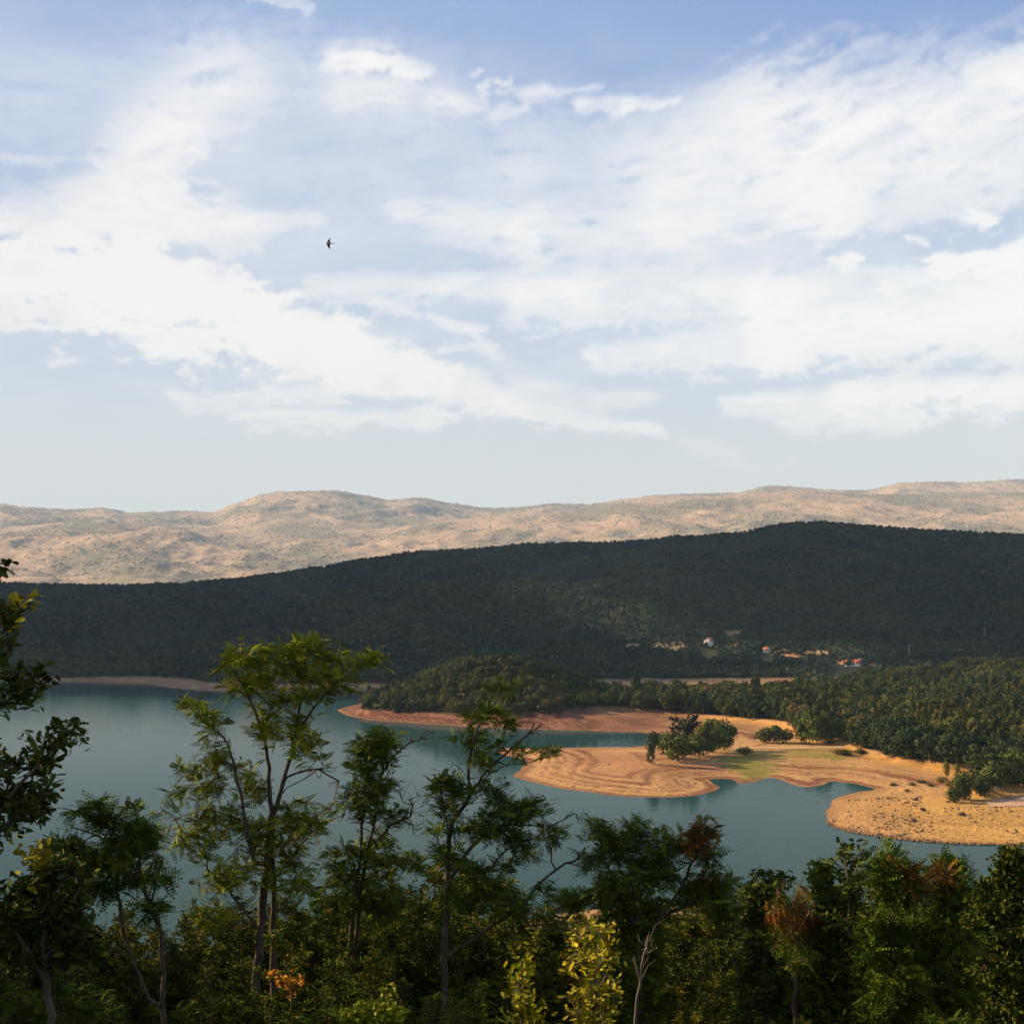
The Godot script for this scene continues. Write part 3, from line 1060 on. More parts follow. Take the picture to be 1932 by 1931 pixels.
func build_sandbar_trees() -> void:
	var g := Color(0.075, 0.105, 0.016)
	var dk := Color(0.045, 0.068, 0.016)
	stand("shore_tree", "tall_1", 1231, 1443, 1377, 17, dk, "narrow dark tree with a bare pole beside it, leftmost of the sandbar clump")
	stand("shore_tree", "round_0", 1279, 1437, 1374, 37, g, "broad bright green tree, largest in front of the sandbar clump")
	stand("shore_tree", "round_3", 1262, 1430, 1379, 20, Color(0.12, 0.11, 0.018), "yellowish green tree behind the broad bright sandbar tree")
	stand("shore_tree", "spiky_0", 1297, 1424, 1343, 42, Color(0.04, 0.05, 0.022), "dark spiky topped tree rising behind the sandbar clump")
	stand("shore_tree", "round_1", 1319, 1431, 1380, 22, Color(0.055, 0.075, 0.014), "shaded tree in the middle of the sandbar clump")
	stand("shore_tree", "tall_0", 1338, 1424, 1378, 16, dk, "slim dark tree right of the middle of the sandbar clump")
	stand("shore_tree", "round_2", 1345, 1420, 1356, 28, g * 0.9, "tall green tree in the right half of the sandbar clump")
	stand("shore_tree", "round_4", 1366, 1416, 1357, 24, dk * 1.1, "round dark tree at the right end of the sandbar clump")
	stand("round_bush", "bush_0", 1407, 1425, 1407, 15, Color(0.055, 0.07, 0.025), "round grey green bush alone right of the sandbar clump", "bush")
	stand("willow", "bush_1", 1442, 1402, 1368, 20, Color(0.06, 0.07, 0.02), "round topped willow on leaning stems, leftmost of three by the dirt track")
	stand("willow", "tall_1", 1465, 1402, 1366, 20, Color(0.055, 0.075, 0.018), "pointed willow in the middle of three by the dirt track")
	stand("willow", "bush_0", 1484, 1401, 1372, 15, Color(0.07, 0.072, 0.025), "thin willow, rightmost of three by the dirt track")
	var xs := [1512, 1527, 1541, 1556, 1570, 1583]
	var tops := [1355, 1338, 1345, 1336, 1352, 1362]
	var bases := [1402, 1404, 1405, 1405, 1403, 1402]
	var said := ["leaning poplar at the left end of the row by the dirt track", "tall light green poplar, second from the left in the row by the track", "poplar with low branches, third from the left in the row by the track", "tallest poplar on several stems, fourth from the left in the row by the track", "short dark poplar, fifth from the left in the row by the track", "last poplar at the right end of the row by the track"]
	for i in 6:
		stand("poplar", "tall_%d" % (i % 2), xs[i], bases[i], tops[i], 19, Color(0.06, 0.085, 0.016) * rng.randf_range(0.75, 1.15), said[i])
	stand("low_bush", "bush_1", 1594, 1425, 1411, 20, Color(0.05, 0.055, 0.015), "low spreading bush on the dry meadow near the wood", "bush")
	stand("low_bush", "bush_0", 1622, 1424, 1412, 11, Color(0.05, 0.055, 0.015), "smaller bush right of the low spreading meadow bush", "bush")
	stand("shore_tuft", "bush_1", 1685, 1484, 1477, 7, Color(0.05, 0.06, 0.02), "small green tuft where the two sandy spits meet", "bush")
	stand("broadleaf_tree", "round_4", 1822, 1510, 1455, 24, Color(0.04, 0.06, 0.015), "dark dense tree standing at the edge of the headland bank")
	stand("dark_bush", "bush_1", 1803, 1516, 1482, 16, Color(0.04, 0.06, 0.015), "dark bush at the foot of the dark headland tree")
	stand("broadleaf_tree", "round_1", 1850, 1507, 1476, 20, Color(0.04, 0.055, 0.016), "small tree in the shade left of the gravel lot")
	stand("broadleaf_tree", "round_0", 1872, 1490, 1430, 34, Color(0.06, 0.08, 0.016), "tree in front of the wood behind the white sign")
	stand("broadleaf_tree", "round_2", 1915, 1484, 1415, 34, Color(0.055, 0.075, 0.014), "tall green tree beside the wooden shelter")
	stand("yellow_sapling", "tall_0", 1786, 1468, 1434, 8, Color(0.20, 0.17, 0.03), "thin yellow sapling on the headland crest", "sapling")
	stand("yellow_sapling", "tall_1", 1806, 1467, 1442, 9, Color(0.18, 0.15, 0.03), "yellowish sapling right of the thin yellow one, by the dark tree", "sapling")
	stand("yellow_shrub", "bush_0", 1776, 1478, 1466, 12, Color(0.16, 0.13, 0.03), "dry yellow shrub on the slope below the saplings", "bush")
	stand("yellow_shrub", "bush_1", 1796, 1486, 1472, 14, Color(0.17, 0.12, 0.03), "ochre shrub beside the dark headland tree", "bush")
	stand("dead_brush", "bush_1", 1743, 1531, 1523, 6, Color(0.07, 0.05, 0.035), "dark dead brush among the stones of the headland", "brush")
	for q in [[1737, 1474, 9], [1722, 1479, 6], [1757, 1481, 7], [1712, 1490, 5]]:
		stand("grass_tuft", "bush_0", q[0], q[1] + 4, q[1] - 3, q[2], Color(0.07, 0.075, 0.02), "small green tuft on the sandy headland slope", "tuft", "tufts on the headland slope")


# ---------------------------------------------------------------- houses and poles
func box(size: Vector3) -> BoxMesh:
	var b := BoxMesh.new()
	b.size = size
	return b


func gable(w: float, l: float, h: float, rise: float) -> ArrayMesh:   # walls with a pointed end, ridge along z
	var st := SurfaceTool.new()
	st.begin(Mesh.PRIMITIVE_TRIANGLES)
	var x := w / 2
	var z := l / 2
	var quads := [
		[Vector3(-x, 0, z), Vector3(x, 0, z), Vector3(x, h, z), Vector3(-x, h, z)], [Vector3(x, 0, -z), Vector3(-x, 0, -z), Vector3(-x, h, -z), Vector3(x, h, -z)],
		[Vector3(x, 0, z), Vector3(x, 0, -z), Vector3(x, h, -z), Vector3(x, h, z)], [Vector3(-x, 0, -z), Vector3(-x, 0, z), Vector3(-x, h, z), Vector3(-x, h, -z)]]
	for q in quads:
		for i in [0, 2, 1, 0, 3, 2]:
			st.add_vertex(q[i])
	for s in [1.0, -1.0]:
		var t := [Vector3(-x * s, h, z * s), Vector3(x * s, h, z * s), Vector3(0, h + rise, z * s)]
		for i in [0, 2, 1]:
			st.add_vertex(t[i])
	st.generate_normals()
	return st.commit()


func roof_slab(w: float, l: float, h: float, rise: float, side: float) -> ArrayMesh:
	var st := SurfaceTool.new()
	st.begin(Mesh.PRIMITIVE_TRIANGLES)
	var z := l / 2 + 0.4
	var out := w / 2 + 0.5
	var drop := rise * 0.5 / (w / 2)
	var p := [Vector3(0, h + rise + 0.05, z), Vector3(out * side, h - drop + 0.05, z), Vector3(out * side, h - drop + 0.05, -z), Vector3(0, h + rise + 0.05, -z)]
	var up := Vector3(0, 0.22, 0)
	for pair in [[0, 1], [1, 2], [2, 3], [3, 0]]:
		for q in [p[pair[0]], p[pair[1]], p[pair[1]] + up, p[pair[0]], p[pair[1]] + up, p[pair[0]] + up]:
			st.add_vertex(q)
	for i in [0, 1, 2, 0, 2, 3]:
		st.add_vertex(p[i] + up)
	for i in [0, 2, 1, 0, 3, 2]:
		st.add_vertex(p[i])
	st.generate_normals()
	return st.commit()


func house_block(o: Node3D, w: float, l: float, h: float, rise: float, shift: Vector3, roof: Material) -> void:
	obj("wall", gable(w, l, h, rise), M.white, o).position = shift
	for s in [-1.0, 1.0]:
		obj("roof", roof_slab(w, l, h, rise, s), roof, o).position = shift


func window(o: Node3D, at: Vector3, turn: float, w := 1.0, h := 1.3, called := "window") -> void:
	var f := obj(called, box(Vector3(w, h, 0.12)), M.pane, o)
	f.position = at
	f.rotation.y = turn


func build_village() -> void:
	var at := hit(1338, 1218, 1200)
	var k := -at.z / F
	var o := thing("house", at - Vector3(0, 0.5, 0), "white two storey house with a dark red roof, alone on the wooded slope", "house", "", -0.62)
	var w := 13.0 * k * 1.1
	house_block(o, w, w * 0.95, 11.0 * k, 4.6 * k, Vector3.ZERO, M.roof)
	for i in 3:
		window(o, Vector3((i - 1) * w * 0.27, 8.2 * k, w * 0.475), 0.0)
	window(o, Vector3(0, 1.2, w * 0.475), 0.0, 1.1, 2.2, "door")
	for i in [-1, 1]:
		window(o, Vector3(i * w * 0.27, 3.6 * k, w * 0.475), 0.0)
	for i in 3:
		window(o, Vector3(w * 0.5, 8.0 * k, (i - 1) * w * 0.28), PI / 2)
	# a white car on the road at the foot of the hill
	at = hit(453, 1236.5, 1200)
	var car := thing("car", at + Vector3(0, 0.4, 0), "tiny white car on the road low on the dark hill, left", "car", "", 0.1)
	obj("body", box(Vector3(4.2, 0.75, 1.75)), plain(Color(0.8, 0.8, 0.8), 0.4), car).position = Vector3(0, 0.7, 0)
	var cab := PrismMesh.new()
	cab.size = Vector3(2.9, 0.95, 1.6)
	obj("cabin", cab, plain(Color(0.75, 0.76, 0.78), 0.4), car).position = Vector3(0.1, 1.5, 0)
	for sx in [-1.3, 1.3]:
		for sz in [-0.8, 0.8]:
			var wheel := CylinderMesh.new()
			wheel.top_radius = 0.34; wheel.bottom_radius = 0.34; wheel.height = 0.22; wheel.radial_segments = 12
			var wo := obj("wheel", wheel, M.pane, car)
			wo.position = Vector3(sx, 0.34, sz)
			wo.rotation.x = PI / 2
	at = hit(1447, 1231, 1200)
	k = -at.z / F
	o = thing("house", at - Vector3(0, 0.4, 0), "small white house with an orange roof, half hidden by trees", "house", "", 0.75)
	house_block(o, 10.0 * k, 11.0 * k, 6.0 * k, 4.4 * k, Vector3.ZERO, M.roof_orange)
	window(o, Vector3(0, 3.2 * k, 5.5 * k), 0.0)
	window(o, Vector3(-5.0 * k, 3.0 * k, 1.0 * k), PI / 2)
	at = hit(1612, 1257, 1150)
	k = -at.z / F
	o = thing("house", at - Vector3(0, 0.4, 0), "long white house with a red roof in two parts among tan clearings", "house", "", -0.12)
	obj("wall", gable(9.0 * k, 16.0 * k, 7.5 * k, 4.0 * k), M.white, o).transform = Transform3D(Basis(Vector3.UP, PI / 2), Vector3(-8.0 * k, 0, 0))
	for s in [-1.0, 1.0]:
		obj("roof", roof_slab(9.0 * k, 16.0 * k, 7.5 * k, 4.0 * k, s), M.roof, o).transform = Transform3D(Basis(Vector3.UP, PI / 2), Vector3(-8.0 * k, 0, 0))
	obj("wall", gable(10.0 * k, 14.0 * k, 8.0 * k, 5.0 * k), M.white, o).transform = Transform3D(Basis(Vector3.UP, PI / 2), Vector3(7.6 * k, 0, 0.8))
	for s in [-1.0, 1.0]:
		obj("roof", roof_slab(10.0 * k, 14.0 * k, 8.0 * k, 5.0 * k, s), M.roof, o).transform = Transform3D(Basis(Vector3.UP, PI / 2), Vector3(7.6 * k, 0, 0.8))
	for i in 5:
		window(o, Vector3((-13.0 + i * 5.6) * k, 5.2 * k, (4.5 if i < 3 else 5.0) * k + (0.0 if i < 3 else 0.8)), 0.0, 1.0, 1.2)
	obj("chimney", box(Vector3(0.8, 1.8, 0.8)), M.white, o).position = Vector3(10.0 * k, 13.2 * k, 1.0)
	var pole_labels := ["grey lattice power pole on the wooded slope right of the houses", "grey lattice power pole beside a reddish clearing near the right edge"]
	var feet := [[1716, 1240, 24], [1858, 1207, 20]]
	for i in 2:
		at = hit(feet[i][0], feet[i][1], 1200)
		k = -at.z / F
		var tall: float = feet[i][2] * k
		o = thing("power_pole", at, pole_labels[i], "power pole")
		var t := Tubes.new()
		for s in [Vector3(-1, 0, -1), Vector3(1, 0, -1), Vector3(-1, 0, 1), Vector3(1, 0, 1)]:
			t.tube(s * 0.7, s * 0.18 + Vector3(0, tall, 0), 0.13, 0.1, 4)
		for j in 7:
			var y := tall * j / 7.0
			var r0 := lerpf(0.7, 0.18, j / 7.0)
			var r1 := lerpf(0.7, 0.18, (j + 1) / 7.0)
			t.tube(Vector3(-r0, y, r0), Vector3(r1, y + tall / 7.0, r1), 0.06, 0.06, 3)
			t.tube(Vector3(r0, y, -r0), Vector3(-r1, y + tall / 7.0, -r1), 0.06, 0.06, 3)
		obj("mast", t.mesh(), plain(Color(0.3, 0.31, 0.32), 0.6), o)
		var arm := Tubes.new()
		arm.tube(Vector3(-1.8, tall * 0.93, 0), Vector3(1.8, tall * 0.93, 0), 0.1, 0.1, 4)
		obj("cross_arm", arm.mesh(), plain(Color(0.3, 0.31, 0.32), 0.6), o)


# ---------------------------------------------------------------- things on the shore
func patch(pts: PackedVector2Array, lift: float, cell: float) -> ArrayMesh:   # a thin sheet that follows the ground inside an outline
	var lo := Vector2(1e9, 1e9)
	var hi := -lo
	for p in pts:
		lo = lo.min(p)
		hi = hi.max(p)
	var st := SurfaceTool.new()
	st.begin(Mesh.PRIMITIVE_TRIANGLES)
	var x := lo.x
	while x < hi.x:
		var d := lo.y
		while d < hi.y:
			if Geometry2D.is_point_in_polygon(Vector2(x + cell / 2, d + cell / 2), pts):
				var q := []
				for c in [Vector2(x, d), Vector2(x + cell, d), Vector2(x + cell, d + cell), Vector2(x, d + cell)]:
					q.append(Vector3(c.x, ground(c.x, c.y) + lift, -c.y))
				for i in [0, 2, 1, 0, 3, 2]:
					st.add_vertex(q[i])
			d += cell
		x += cell
	st.index()
	st.generate_normals()
	return st.commit()


func build_shore_things() -> void:
	var lot := obj("gravel_lot", patch(flat([[1858, 1497], [1880, 1493], [1910, 1487], [1990, 1484], [1990, 1506], [1930, 1507], [1870, 1506]], 4.6), 0.14, 1.2), plain(Color(0.32, 0.225, 0.15)))
	lot.set_meta("kind", "structure")
	var track := obj("dirt_track", patch(flat([[1385, 1405.6], [1450, 1406], [1520, 1407], [1592, 1404.5], [1592, 1407.4], [1520, 1409.6], [1450, 1408.6], [1385, 1408.2]], 3.2), 0.14, 0.9), plain(Color(0.42, 0.285, 0.165)))
	track.set_meta("kind", "structure")
	# sign
	var at := hit(1883, 1497)
	var k := -at.z / F
	var o := thing("sign_board", at, "white rectangular sign board on posts in front of the dark wood", "sign", "", -0.15)
	obj("board", box(Vector3(7.2 * k, 4.6 * k, 0.06)), plain(Color(0.8, 0.84, 0.8), 0.5), o).position = Vector3(0, 1.5, 0)
	for s in [-1, 1]:
		obj("post", box(Vector3(0.09, 1.9, 0.09)), M.dark_bark, o).position = Vector3(s * 2.6 * k, 0.9, -0.08)
	# shelter at the right edge
	at = hit(1932, 1492)
	k = -at.z / F
	o = thing("wooden_shelter", at + Vector3(1.2, 0, 0), "small open wooden shelter with a sloping roof at the right edge", "shelter", "", 0.25)
	for x in [-1.7, 1.7]:
		for z in [-1.3, 1.3]:
			obj("post", box(Vector3(0.16, 2.5 + (0.35 if z < 0 else 0.0), 0.16)), M.wood, o).position = Vector3(x, 1.25, z)
	for i in 8:
		var b := obj("roof_plank", box(Vector3(0.52, 0.06, 3.7)), M.wood, o)
		b.position = Vector3(-1.95 + i * 0.56, 2.72, 0)
		b.rotation.x = 0.19
	for i in 3:
		obj("rail", box(Vector3(3.3, 0.2, 0.05)), M.wood, o).position = Vector3(0, 0.3 + i * 0.28, 1.3)
		obj("rail", box(Vector3(0.05, 0.2, 2.4)), M.wood, o).position = Vector3(-1.7, 0.3 + i * 0.28, 0)
	obj("bench", box(Vector3(2.8, 0.08, 0.5)), M.wood, o).position = Vector3(0, 0.5, -0.9)
	# low beam by the lot
	at = hit(1911, 1508)
	o = thing("log_barrier", at, "long dark log lying along the near side of the gravel lot", "log")
	var t := Tubes.new()
	t.tube(Vector3(-2.4, 0.3, 0), Vector3(2.4, 0.32, 0.1), 0.2, 0.17, 8)
	obj("log", t.mesh(), M.dark_bark, o)
	for s in [-1.8, 1.8]:
		obj("support", box(Vector3(0.25, 0.4, 0.35)), M.dark_bark, o).position = Vector3(s, 0.06, 0.05)
	# small red boat
	at = hit(994, 1435)
	o = thing("red_boat", at + Vector3(0.5, 0.1, 0), "small red boat drawn up on the left tip of the sandbar", "boat", "", 0.2)
	var st := SurfaceTool.new()
	st.begin(Mesh.PRIMITIVE_TRIANGLES)
	var rings := []
	for i in 9:
		var u := i / 8.0 * 2.0 - 1.0
		var half := 0.42 * sqrt(maxf(0.0, 1.0 - u * u * 0.98))
		var lift := 0.12 * u * u
		rings.append([Vector3(u * 1.6, 0.42 + lift, half), Vector3(u * 1.55, 0.1 + lift, half * 0.7), Vector3(u * 1.5, 0.0 + lift, 0), Vector3(u * 1.55, 0.1 + lift, -half * 0.7), Vector3(u * 1.6, 0.42 + lift, -half), Vector3(u * 1.6, 0.3 + lift, 0)])
	for i in 8:
		for j in 6:
			var a: Vector3 = rings[i][j]
			var b: Vector3 = rings[i + 1][j]
			var c: Vector3 = rings[i + 1][(j + 1) % 6]
			var d: Vector3 = rings[i][(j + 1) % 6]
			for q in [a, b, c, a, c, d]:
				st.add_vertex(q)
	st.generate_normals()
	obj("hull", st.commit(), M.red, o)
	obj("seat", box(Vector3(0.4, 0.06, 0.66)), M.dark_bark, o).position = Vector3(0.3, 0.42, 0)
	var pad := Tubes.new()
	pad.tube(Vector3(0.9, 0.5, 0.1), Vector3(3.0, 0.35, -0.2), 0.05, 0.04, 5)
	obj("paddle", pad.mesh(), M.dark_bark, o)
	# stones
	var shapes := []
	for i in 4:
		shapes.append(lump(1, 0.5, i + 60))
	var where := []
	var tints := []
	var big := 0
	var fields := [[1600, 1500, 1740, 1590, 900, 0.17], [1560, 1530, 1932, 1592, 900, 0.13], [1735, 1520, 1760, 1535, 0, 0], [1000, 1440, 1340, 1500, 260, 0.12], [1160, 1334, 1400, 1352, 160, 0.35], [1780, 1510, 1932, 1540, 200, 0.2]]
	for f in fields:
		for i in int(f[4]):
			var p := at_level(rng.randf_range(f[0], f[2]), rng.randf_range(f[1], f[3]), 1.5)
			var s := shore(p.x, -p.z)
			if s < 0.3 or grid(wood_grid, p.x, -p.z) > -3.0:
				continue
			var size: float = f[5] * exp(rng.randfn() * 0.45) * (0.75 if rng.randf() < 0.7 else 1.5)
			if noise.get_noise_2d(p.x * 5.0, p.z * 5.0) < -0.1:
				size *= 0.5
			var y := ground(p.x, -p.z)
			var b := Basis.from_euler(Vector3(rng.randf() * 0.5, rng.randf() * TAU, 0)).scaled(Vector3(size * 1.3, size * 0.8, size))
			var c := Color(0.10, 0.06, 0.035).lerp(Color(0.34, 0.22, 0.12), pow(rng.randf(), 1.5))
			if size > 0.3 and big < 120:
				big += 1
				var r := obj("stone", shapes[big % 4], tinted(c), null)
				r.transform = Transform3D(b, Vector3(p.x, y + size * 0.2, p.z))
				tag(r, "%s %s stone loose on the sand, %s" % ["dark brown" if c.r < 0.17 else "reddish brown" if c.r < 0.23 else "pale brown", "large" if size > 0.5 else "middling" if size > 0.38 else "small", along(seen_at(r.position).x, SHORE)], "stone", "stones scattered on the sandy shore")
			else:
				where.append(Transform3D(b, Vector3(p.x, y + size * 0.2, p.z)))
				tints.append(c)
	# the dark stones along the water's edge of the headland
	for i in 700:
		var x := rng.randf_range(1556, 1932)
		var y := table([[1554, 1545], [1568, 1557], [1595, 1568], [1650, 1578], [1732, 1587], [1814, 1594], [1932, 1596]], x)
		var p := at_level(x, y - absf(rng.randfn()) * 2.0, 0.1)
		if shore(p.x, -p.z) < 0.1:
			continue
		var size := rng.randf_range(0.12, 0.36)
		where.append(Transform3D(Basis.from_euler(Vector3(0, rng.randf() * TAU, 0)).scaled(Vector3(size * 1.3, size * 0.8, size)), Vector3(p.x, ground(p.x, -p.z) + size * 0.2, p.z)))
		tints.append(Color(0.12, 0.07, 0.04).lerp(Color(0.22, 0.13, 0.07), rng.randf()))
	many("shore_pebbles", shapes[0], M.rock, where, tints)
	for i in 2:
		at = at_level([942, 952][i], 1467, 0.05)
		var r := obj("stone", shapes[i], tinted(Color(0.06, 0.05, 0.04)), null)
		r.transform = Transform3D(Basis.IDENTITY.scaled(Vector3(0.7, 0.5, 0.5)), at)
		tag(r, ["dark rock standing in the water, farther from the sandbar tip", "dark rock standing in the water, nearer to the sandbar tip"][i], "rock")


# ---------------------------------------------------------------- near trees
func leaf_surface(outline: Array, fold: float, st: Array, t: Transform3D) -> void:   # a leaf from its half outline, folded along the midrib
	var v: PackedVector3Array = st[0]
	var idx: PackedInt32Array = st[1]
	var k := v.size()
	for p in outline:
		v.append(t * Vector3(0, p[1], -p[0] * 0.0))
		v.append(t * Vector3(p[0], p[1], p[0] * fold))
		v.append(t * Vector3(-p[0], p[1], p[0] * fold))
	for i in outline.size() - 1:
		var a := k + i * 3
		idx.append_array([a, a + 3, a + 1, a + 1, a + 3, a + 4, a, a + 2, a + 3, a + 2, a + 5, a + 3])
	st[0] = v
	st[1] = idx


func flat_mesh(st: Array) -> ArrayMesh:
	var s := SurfaceTool.new()
	s.begin(Mesh.PRIMITIVE_TRIANGLES)
	for i in st[1]:
		s.add_vertex(st[0][i])
	s.generate_normals()
	return s.commit()


func make_leaves() -> void:
	# feathered leaf of a locust: leaflets in pairs along a bowed stalk
	for kind in [["locust", 6, 0.036, 0.0165, 1.0], ["locust_small", 5, 0.036, 0.017, 1.0], ["hanging", 5, 0.032, 0.011, 1.6]]:
		var st := [PackedVector3Array(), PackedInt32Array()]
		var pairs: int = kind[1]
		var leaflet := [[0.0, 0.0], [kind[3], kind[2] * 0.55], [kind[3] * 0.85, kind[2] * 1.2], [0.0, kind[2] * 1.75]]
		for i in pairs:
			var u := (i + 0.7) / pairs
			var at := Vector3(0, u * 0.30, -0.055 * u * u * kind[4])
			for s in [-1.0, 1.0]:
				var b := Basis(Vector3(0, 0, 1), s * -1.15) * Basis(Vector3.UP, s * 0.35 + 0.25 * sin(i * 2.1))
				leaf_surface(leaflet, 0.35, st, Transform3D(b.scaled(Vector3.ONE * (0.75 + 0.45 * sin(PI * u))), at))
		leaf_surface(leaflet, 0.35, st, Transform3D(Basis(), Vector3(0, 0.31, -0.06 * kind[4])))
		leaf_surface([[0.0012, 0.0], [0.0012, 0.3]], 0.0, st, Transform3D(Basis(Vector3.RIGHT, -0.12), Vector3.ZERO))
		leaf_mesh[kind[0]] = flat_mesh(st)
	var oak := [[0.0, 0.0], [0.010, 0.02], [0.022, 0.035], [0.012, 0.047], [0.034, 0.066], [0.018, 0.078], [0.040, 0.100], [0.020, 0.112], [0.026, 0.132], [0.0, 0.15]]
	var so := [PackedVector3Array(), PackedInt32Array()]
	leaf_surface(oak, 0.3, so, Transform3D())
	leaf_mesh["oak"] = flat_mesh(so)
	# a sprig of small simple leaves
	var sp := [PackedVector3Array(), PackedInt32Array()]
	for i in 7:
		var u := i / 7.0
		var s := 1.0 if i % 2 else -1.0
		var b := Basis(Vector3.UP, i * 2.3) * Basis(Vector3(0, 0, 1), s * 0.9 * (1.0 - u * 0.6))
		leaf_surface([[0.0, 0.0], [0.020, 0.025], [0.017, 0.055], [0.0, 0.085]], 0.25, sp, Transform3D(b, Vector3(0, u * 0.15, 0)))
	leaf_mesh["sprig"] = flat_mesh(sp)


class Skeleton:
	var pos: Array[Vector3] = []
	var par := PackedInt32Array()
	var rad := PackedFloat32Array()
	var count := PackedFloat32Array()
	var leafy := []      # [node, direction, tint index]

	func add(p: Vector3, parent: int, r: float) -> int:
		pos.append(p); par.append(parent); rad.append(r); count.append(0.0)
		return pos.size() - 1

	func nearest(p: Vector3) -> int:
		var best := 1e9
		var k := -1
		for i in pos.size():
			var d := p.distance_squared_to(pos[i])
			if d < best:
				best = d
				k = i
		return k

	func limb(pts: Array, r0: float, r1: float, rng: RandomNumberGenerator) -> void:
		var at := -1
		var total := 0.0
		for i in range(1, pts.size()):
			total += pts[i].distance_to(pts[i - 1])
		if pos.size():
			at = nearest(pts[0])
		else:
			at = add(pts[0], -1, r0)
		var gone := 0.0
		for i in range(1, pts.size()):
			var a: Vector3 = pts[i - 1]
			var b: Vector3 = pts[i]
			var before: Vector3 = pts[maxi(i - 2, 0)]
			var after: Vector3 = pts[mini(i + 1, pts.size() - 1)]
			var n := maxi(1, int(round(a.distance_to(b) / 0.22)))
			for j in range(1, n + 1):
				var p := a.cubic_interpolate(b, before, after, float(j) / n)
				var u := (gone + a.distance_to(b) * j / n) / total
				at = add(p + Vector3(rng.randfn(), rng.randfn() * 0.3, rng.randfn()) * 0.016, at, lerpf(r0, r1, u))
			gone += a.distance_to(b)

	func reach(p: Vector3, rng: RandomNumberGenerator, leaves: bool, tint: int, sag: float) -> void:
		var k := nearest(p)
		if par[k] >= 0 and rng.randf() < 0.5:
			k = par[k]
		var a := pos[k]
		var l := a.distance_to(p)
		var n := clampi(int(round(l / 0.22)), 1, 6)
		var side := Vector3(rng.randfn(), rng.randfn(), rng.randfn()) * l * 0.10
		var at := k
		for j in range(1, n + 1):
			var u := float(j) / n
			var q := a.lerp(p, u) + side * sin(PI * u) + Vector3(0, sag * l * sin(PI * u), 0) + Vector3(rng.randfn(), rng.randfn(), rng.randfn()) * 0.012
			at = add(q, at, 0.0)
		count[at] += 1.0
		if leaves:
			leafy.append([at, (pos[at] - pos[par[at]]).normalized(), tint])

	func finish(twig: float) -> void:
		for i in range(pos.size() - 1, 0, -1):
			if par[i] >= 0:
				count[par[i]] += count[i]
		for i in pos.size():
			rad[i] = maxf(rad[i], twig * pow(maxf(count[i], 1.0), 0.42))

	func tubes(thick: bool, limit: float) -> Tubes:
		var t := Tubes.new()
		for i in range(1, pos.size()):
			var p := par[i]
			if p < 0 or (rad[i] >= limit) != thick:
				continue
			var rp := minf(rad[p], rad[i] * 1.35)
			t.tube(pos[p], pos[i], rp, rad[i], 7 if rad[i] > 0.05 else 5 if rad[i] > 0.015 else 3)
		return t


func grow(o: Node3D, limbs: Array, blobs: Array, bare: Array, clusters: int, kind: String, per: int, size: float, tints: Array, seed_: int, bark: Material, twig := 0.005, spread := 1.0) -> void:
	# limbs: [points, start radius, end radius]; blobs: [centre, radii, tint]; bare: the same without leaves
	var r := RandomNumberGenerator.new()
	r.seed = seed_
	var s := Skeleton.new()
	for l in limbs:
		s.limb(l[0], l[1], l[2], r)
	var total := 0.0
	for b in blobs:
		total += pow(b[1].x * b[1].y * b[1].z, 0.6)
	var pts := []
	for b in blobs:
		var n := maxi(2, int(round(clusters * pow(b[1].x * b[1].y * b[1].z, 0.6) / total)))
		for i in n:
			var q := Vector3(r.randfn(), r.randfn(), r.randfn()).normalized() * pow(r.randf(), 0.45)
			pts.append([b[0] + q * b[1], true, b[2]])
	for b in bare:
		for i in int(b[2]):
			var q := Vector3(r.randfn(), r.randfn(), r.randfn()).normalized() * pow(r.randf(), 0.45)
			pts.append([b[0] + q * b[1], false, 0])
	var order := []
	for p in pts:
		order.append([s.pos[s.nearest(p[0])].distance_squared_to(p[0]), p])
	order.sort_custom(func(a, b): return a[0] < b[0])
	for q in order:
		s.reach(q[1][0], r, q[1][1], q[1][2], -0.05)
	s.finish(twig)
	var cut := 0.022
	if s.rad[1] < 0.03:
		cut = s.rad[1] * 0.6
	obj("trunk", s.tubes(true, cut).mesh(), bark, o)
	var thin := s.tubes(false, cut)
	if thin.v.size():
		obj("twigs", thin.mesh(), bark, o).set_meta("kind", "stuff")
	var where := []
	var colors := []
	for l in s.leafy:
		var node: int = l[0]
		var dir: Vector3 = l[1]
		var base: Vector3 = s.pos[node]
		var across := dir.cross(Vector3(r.randfn(), r.randfn(), r.randfn())).normalized()
		var hue: Array = tints[l[2]]
		var shade := r.randf_range(0.75, 1.2)
		for j in per:
			var turn := j * 2.4 + r.randf() * 0.8
			var out := across.rotated(dir, turn)
			var u := r.randf_range(-0.42, 0.06) * spread if j else 0.0
			var level := Vector3(out.x, out.y * 0.35, out.z)
			var way := (dir * (0.2 + r.randf() * 0.5) + level * r.randf_range(0.6, 1.2) + Vector3.UP * r.randf_range(-0.25, 0.25)).normalized()
			if hue[2] > 0.5:
				way = (Vector3.DOWN + out * 0.35).normalized()
			var face := (Vector3.UP * 0.8 + Vector3(r.randfn(), r.randfn(), r.randfn()) * 0.55)
			face = (face - way * face.dot(way)).normalized()
			var x := way.cross(face)
			var sc := size * r.randf_range(0.65, 1.15)
			where.append(Transform3D(Basis(x * sc, way * sc, face * sc), base + dir * u + out * 0.03 * spread * r.randf()))
			var c: Color = hue[0].lerp(hue[1], clampf(r.randf() * 0.8 + (0.5 if r.randf() < 0.06 else 0.0), 0.0, 1.0))
			colors.append(c * shade * r.randf_range(0.8, 1.2))
	if where.size():
		many("crown", leaf_mesh[kind], M.leaf, where, colors, o)


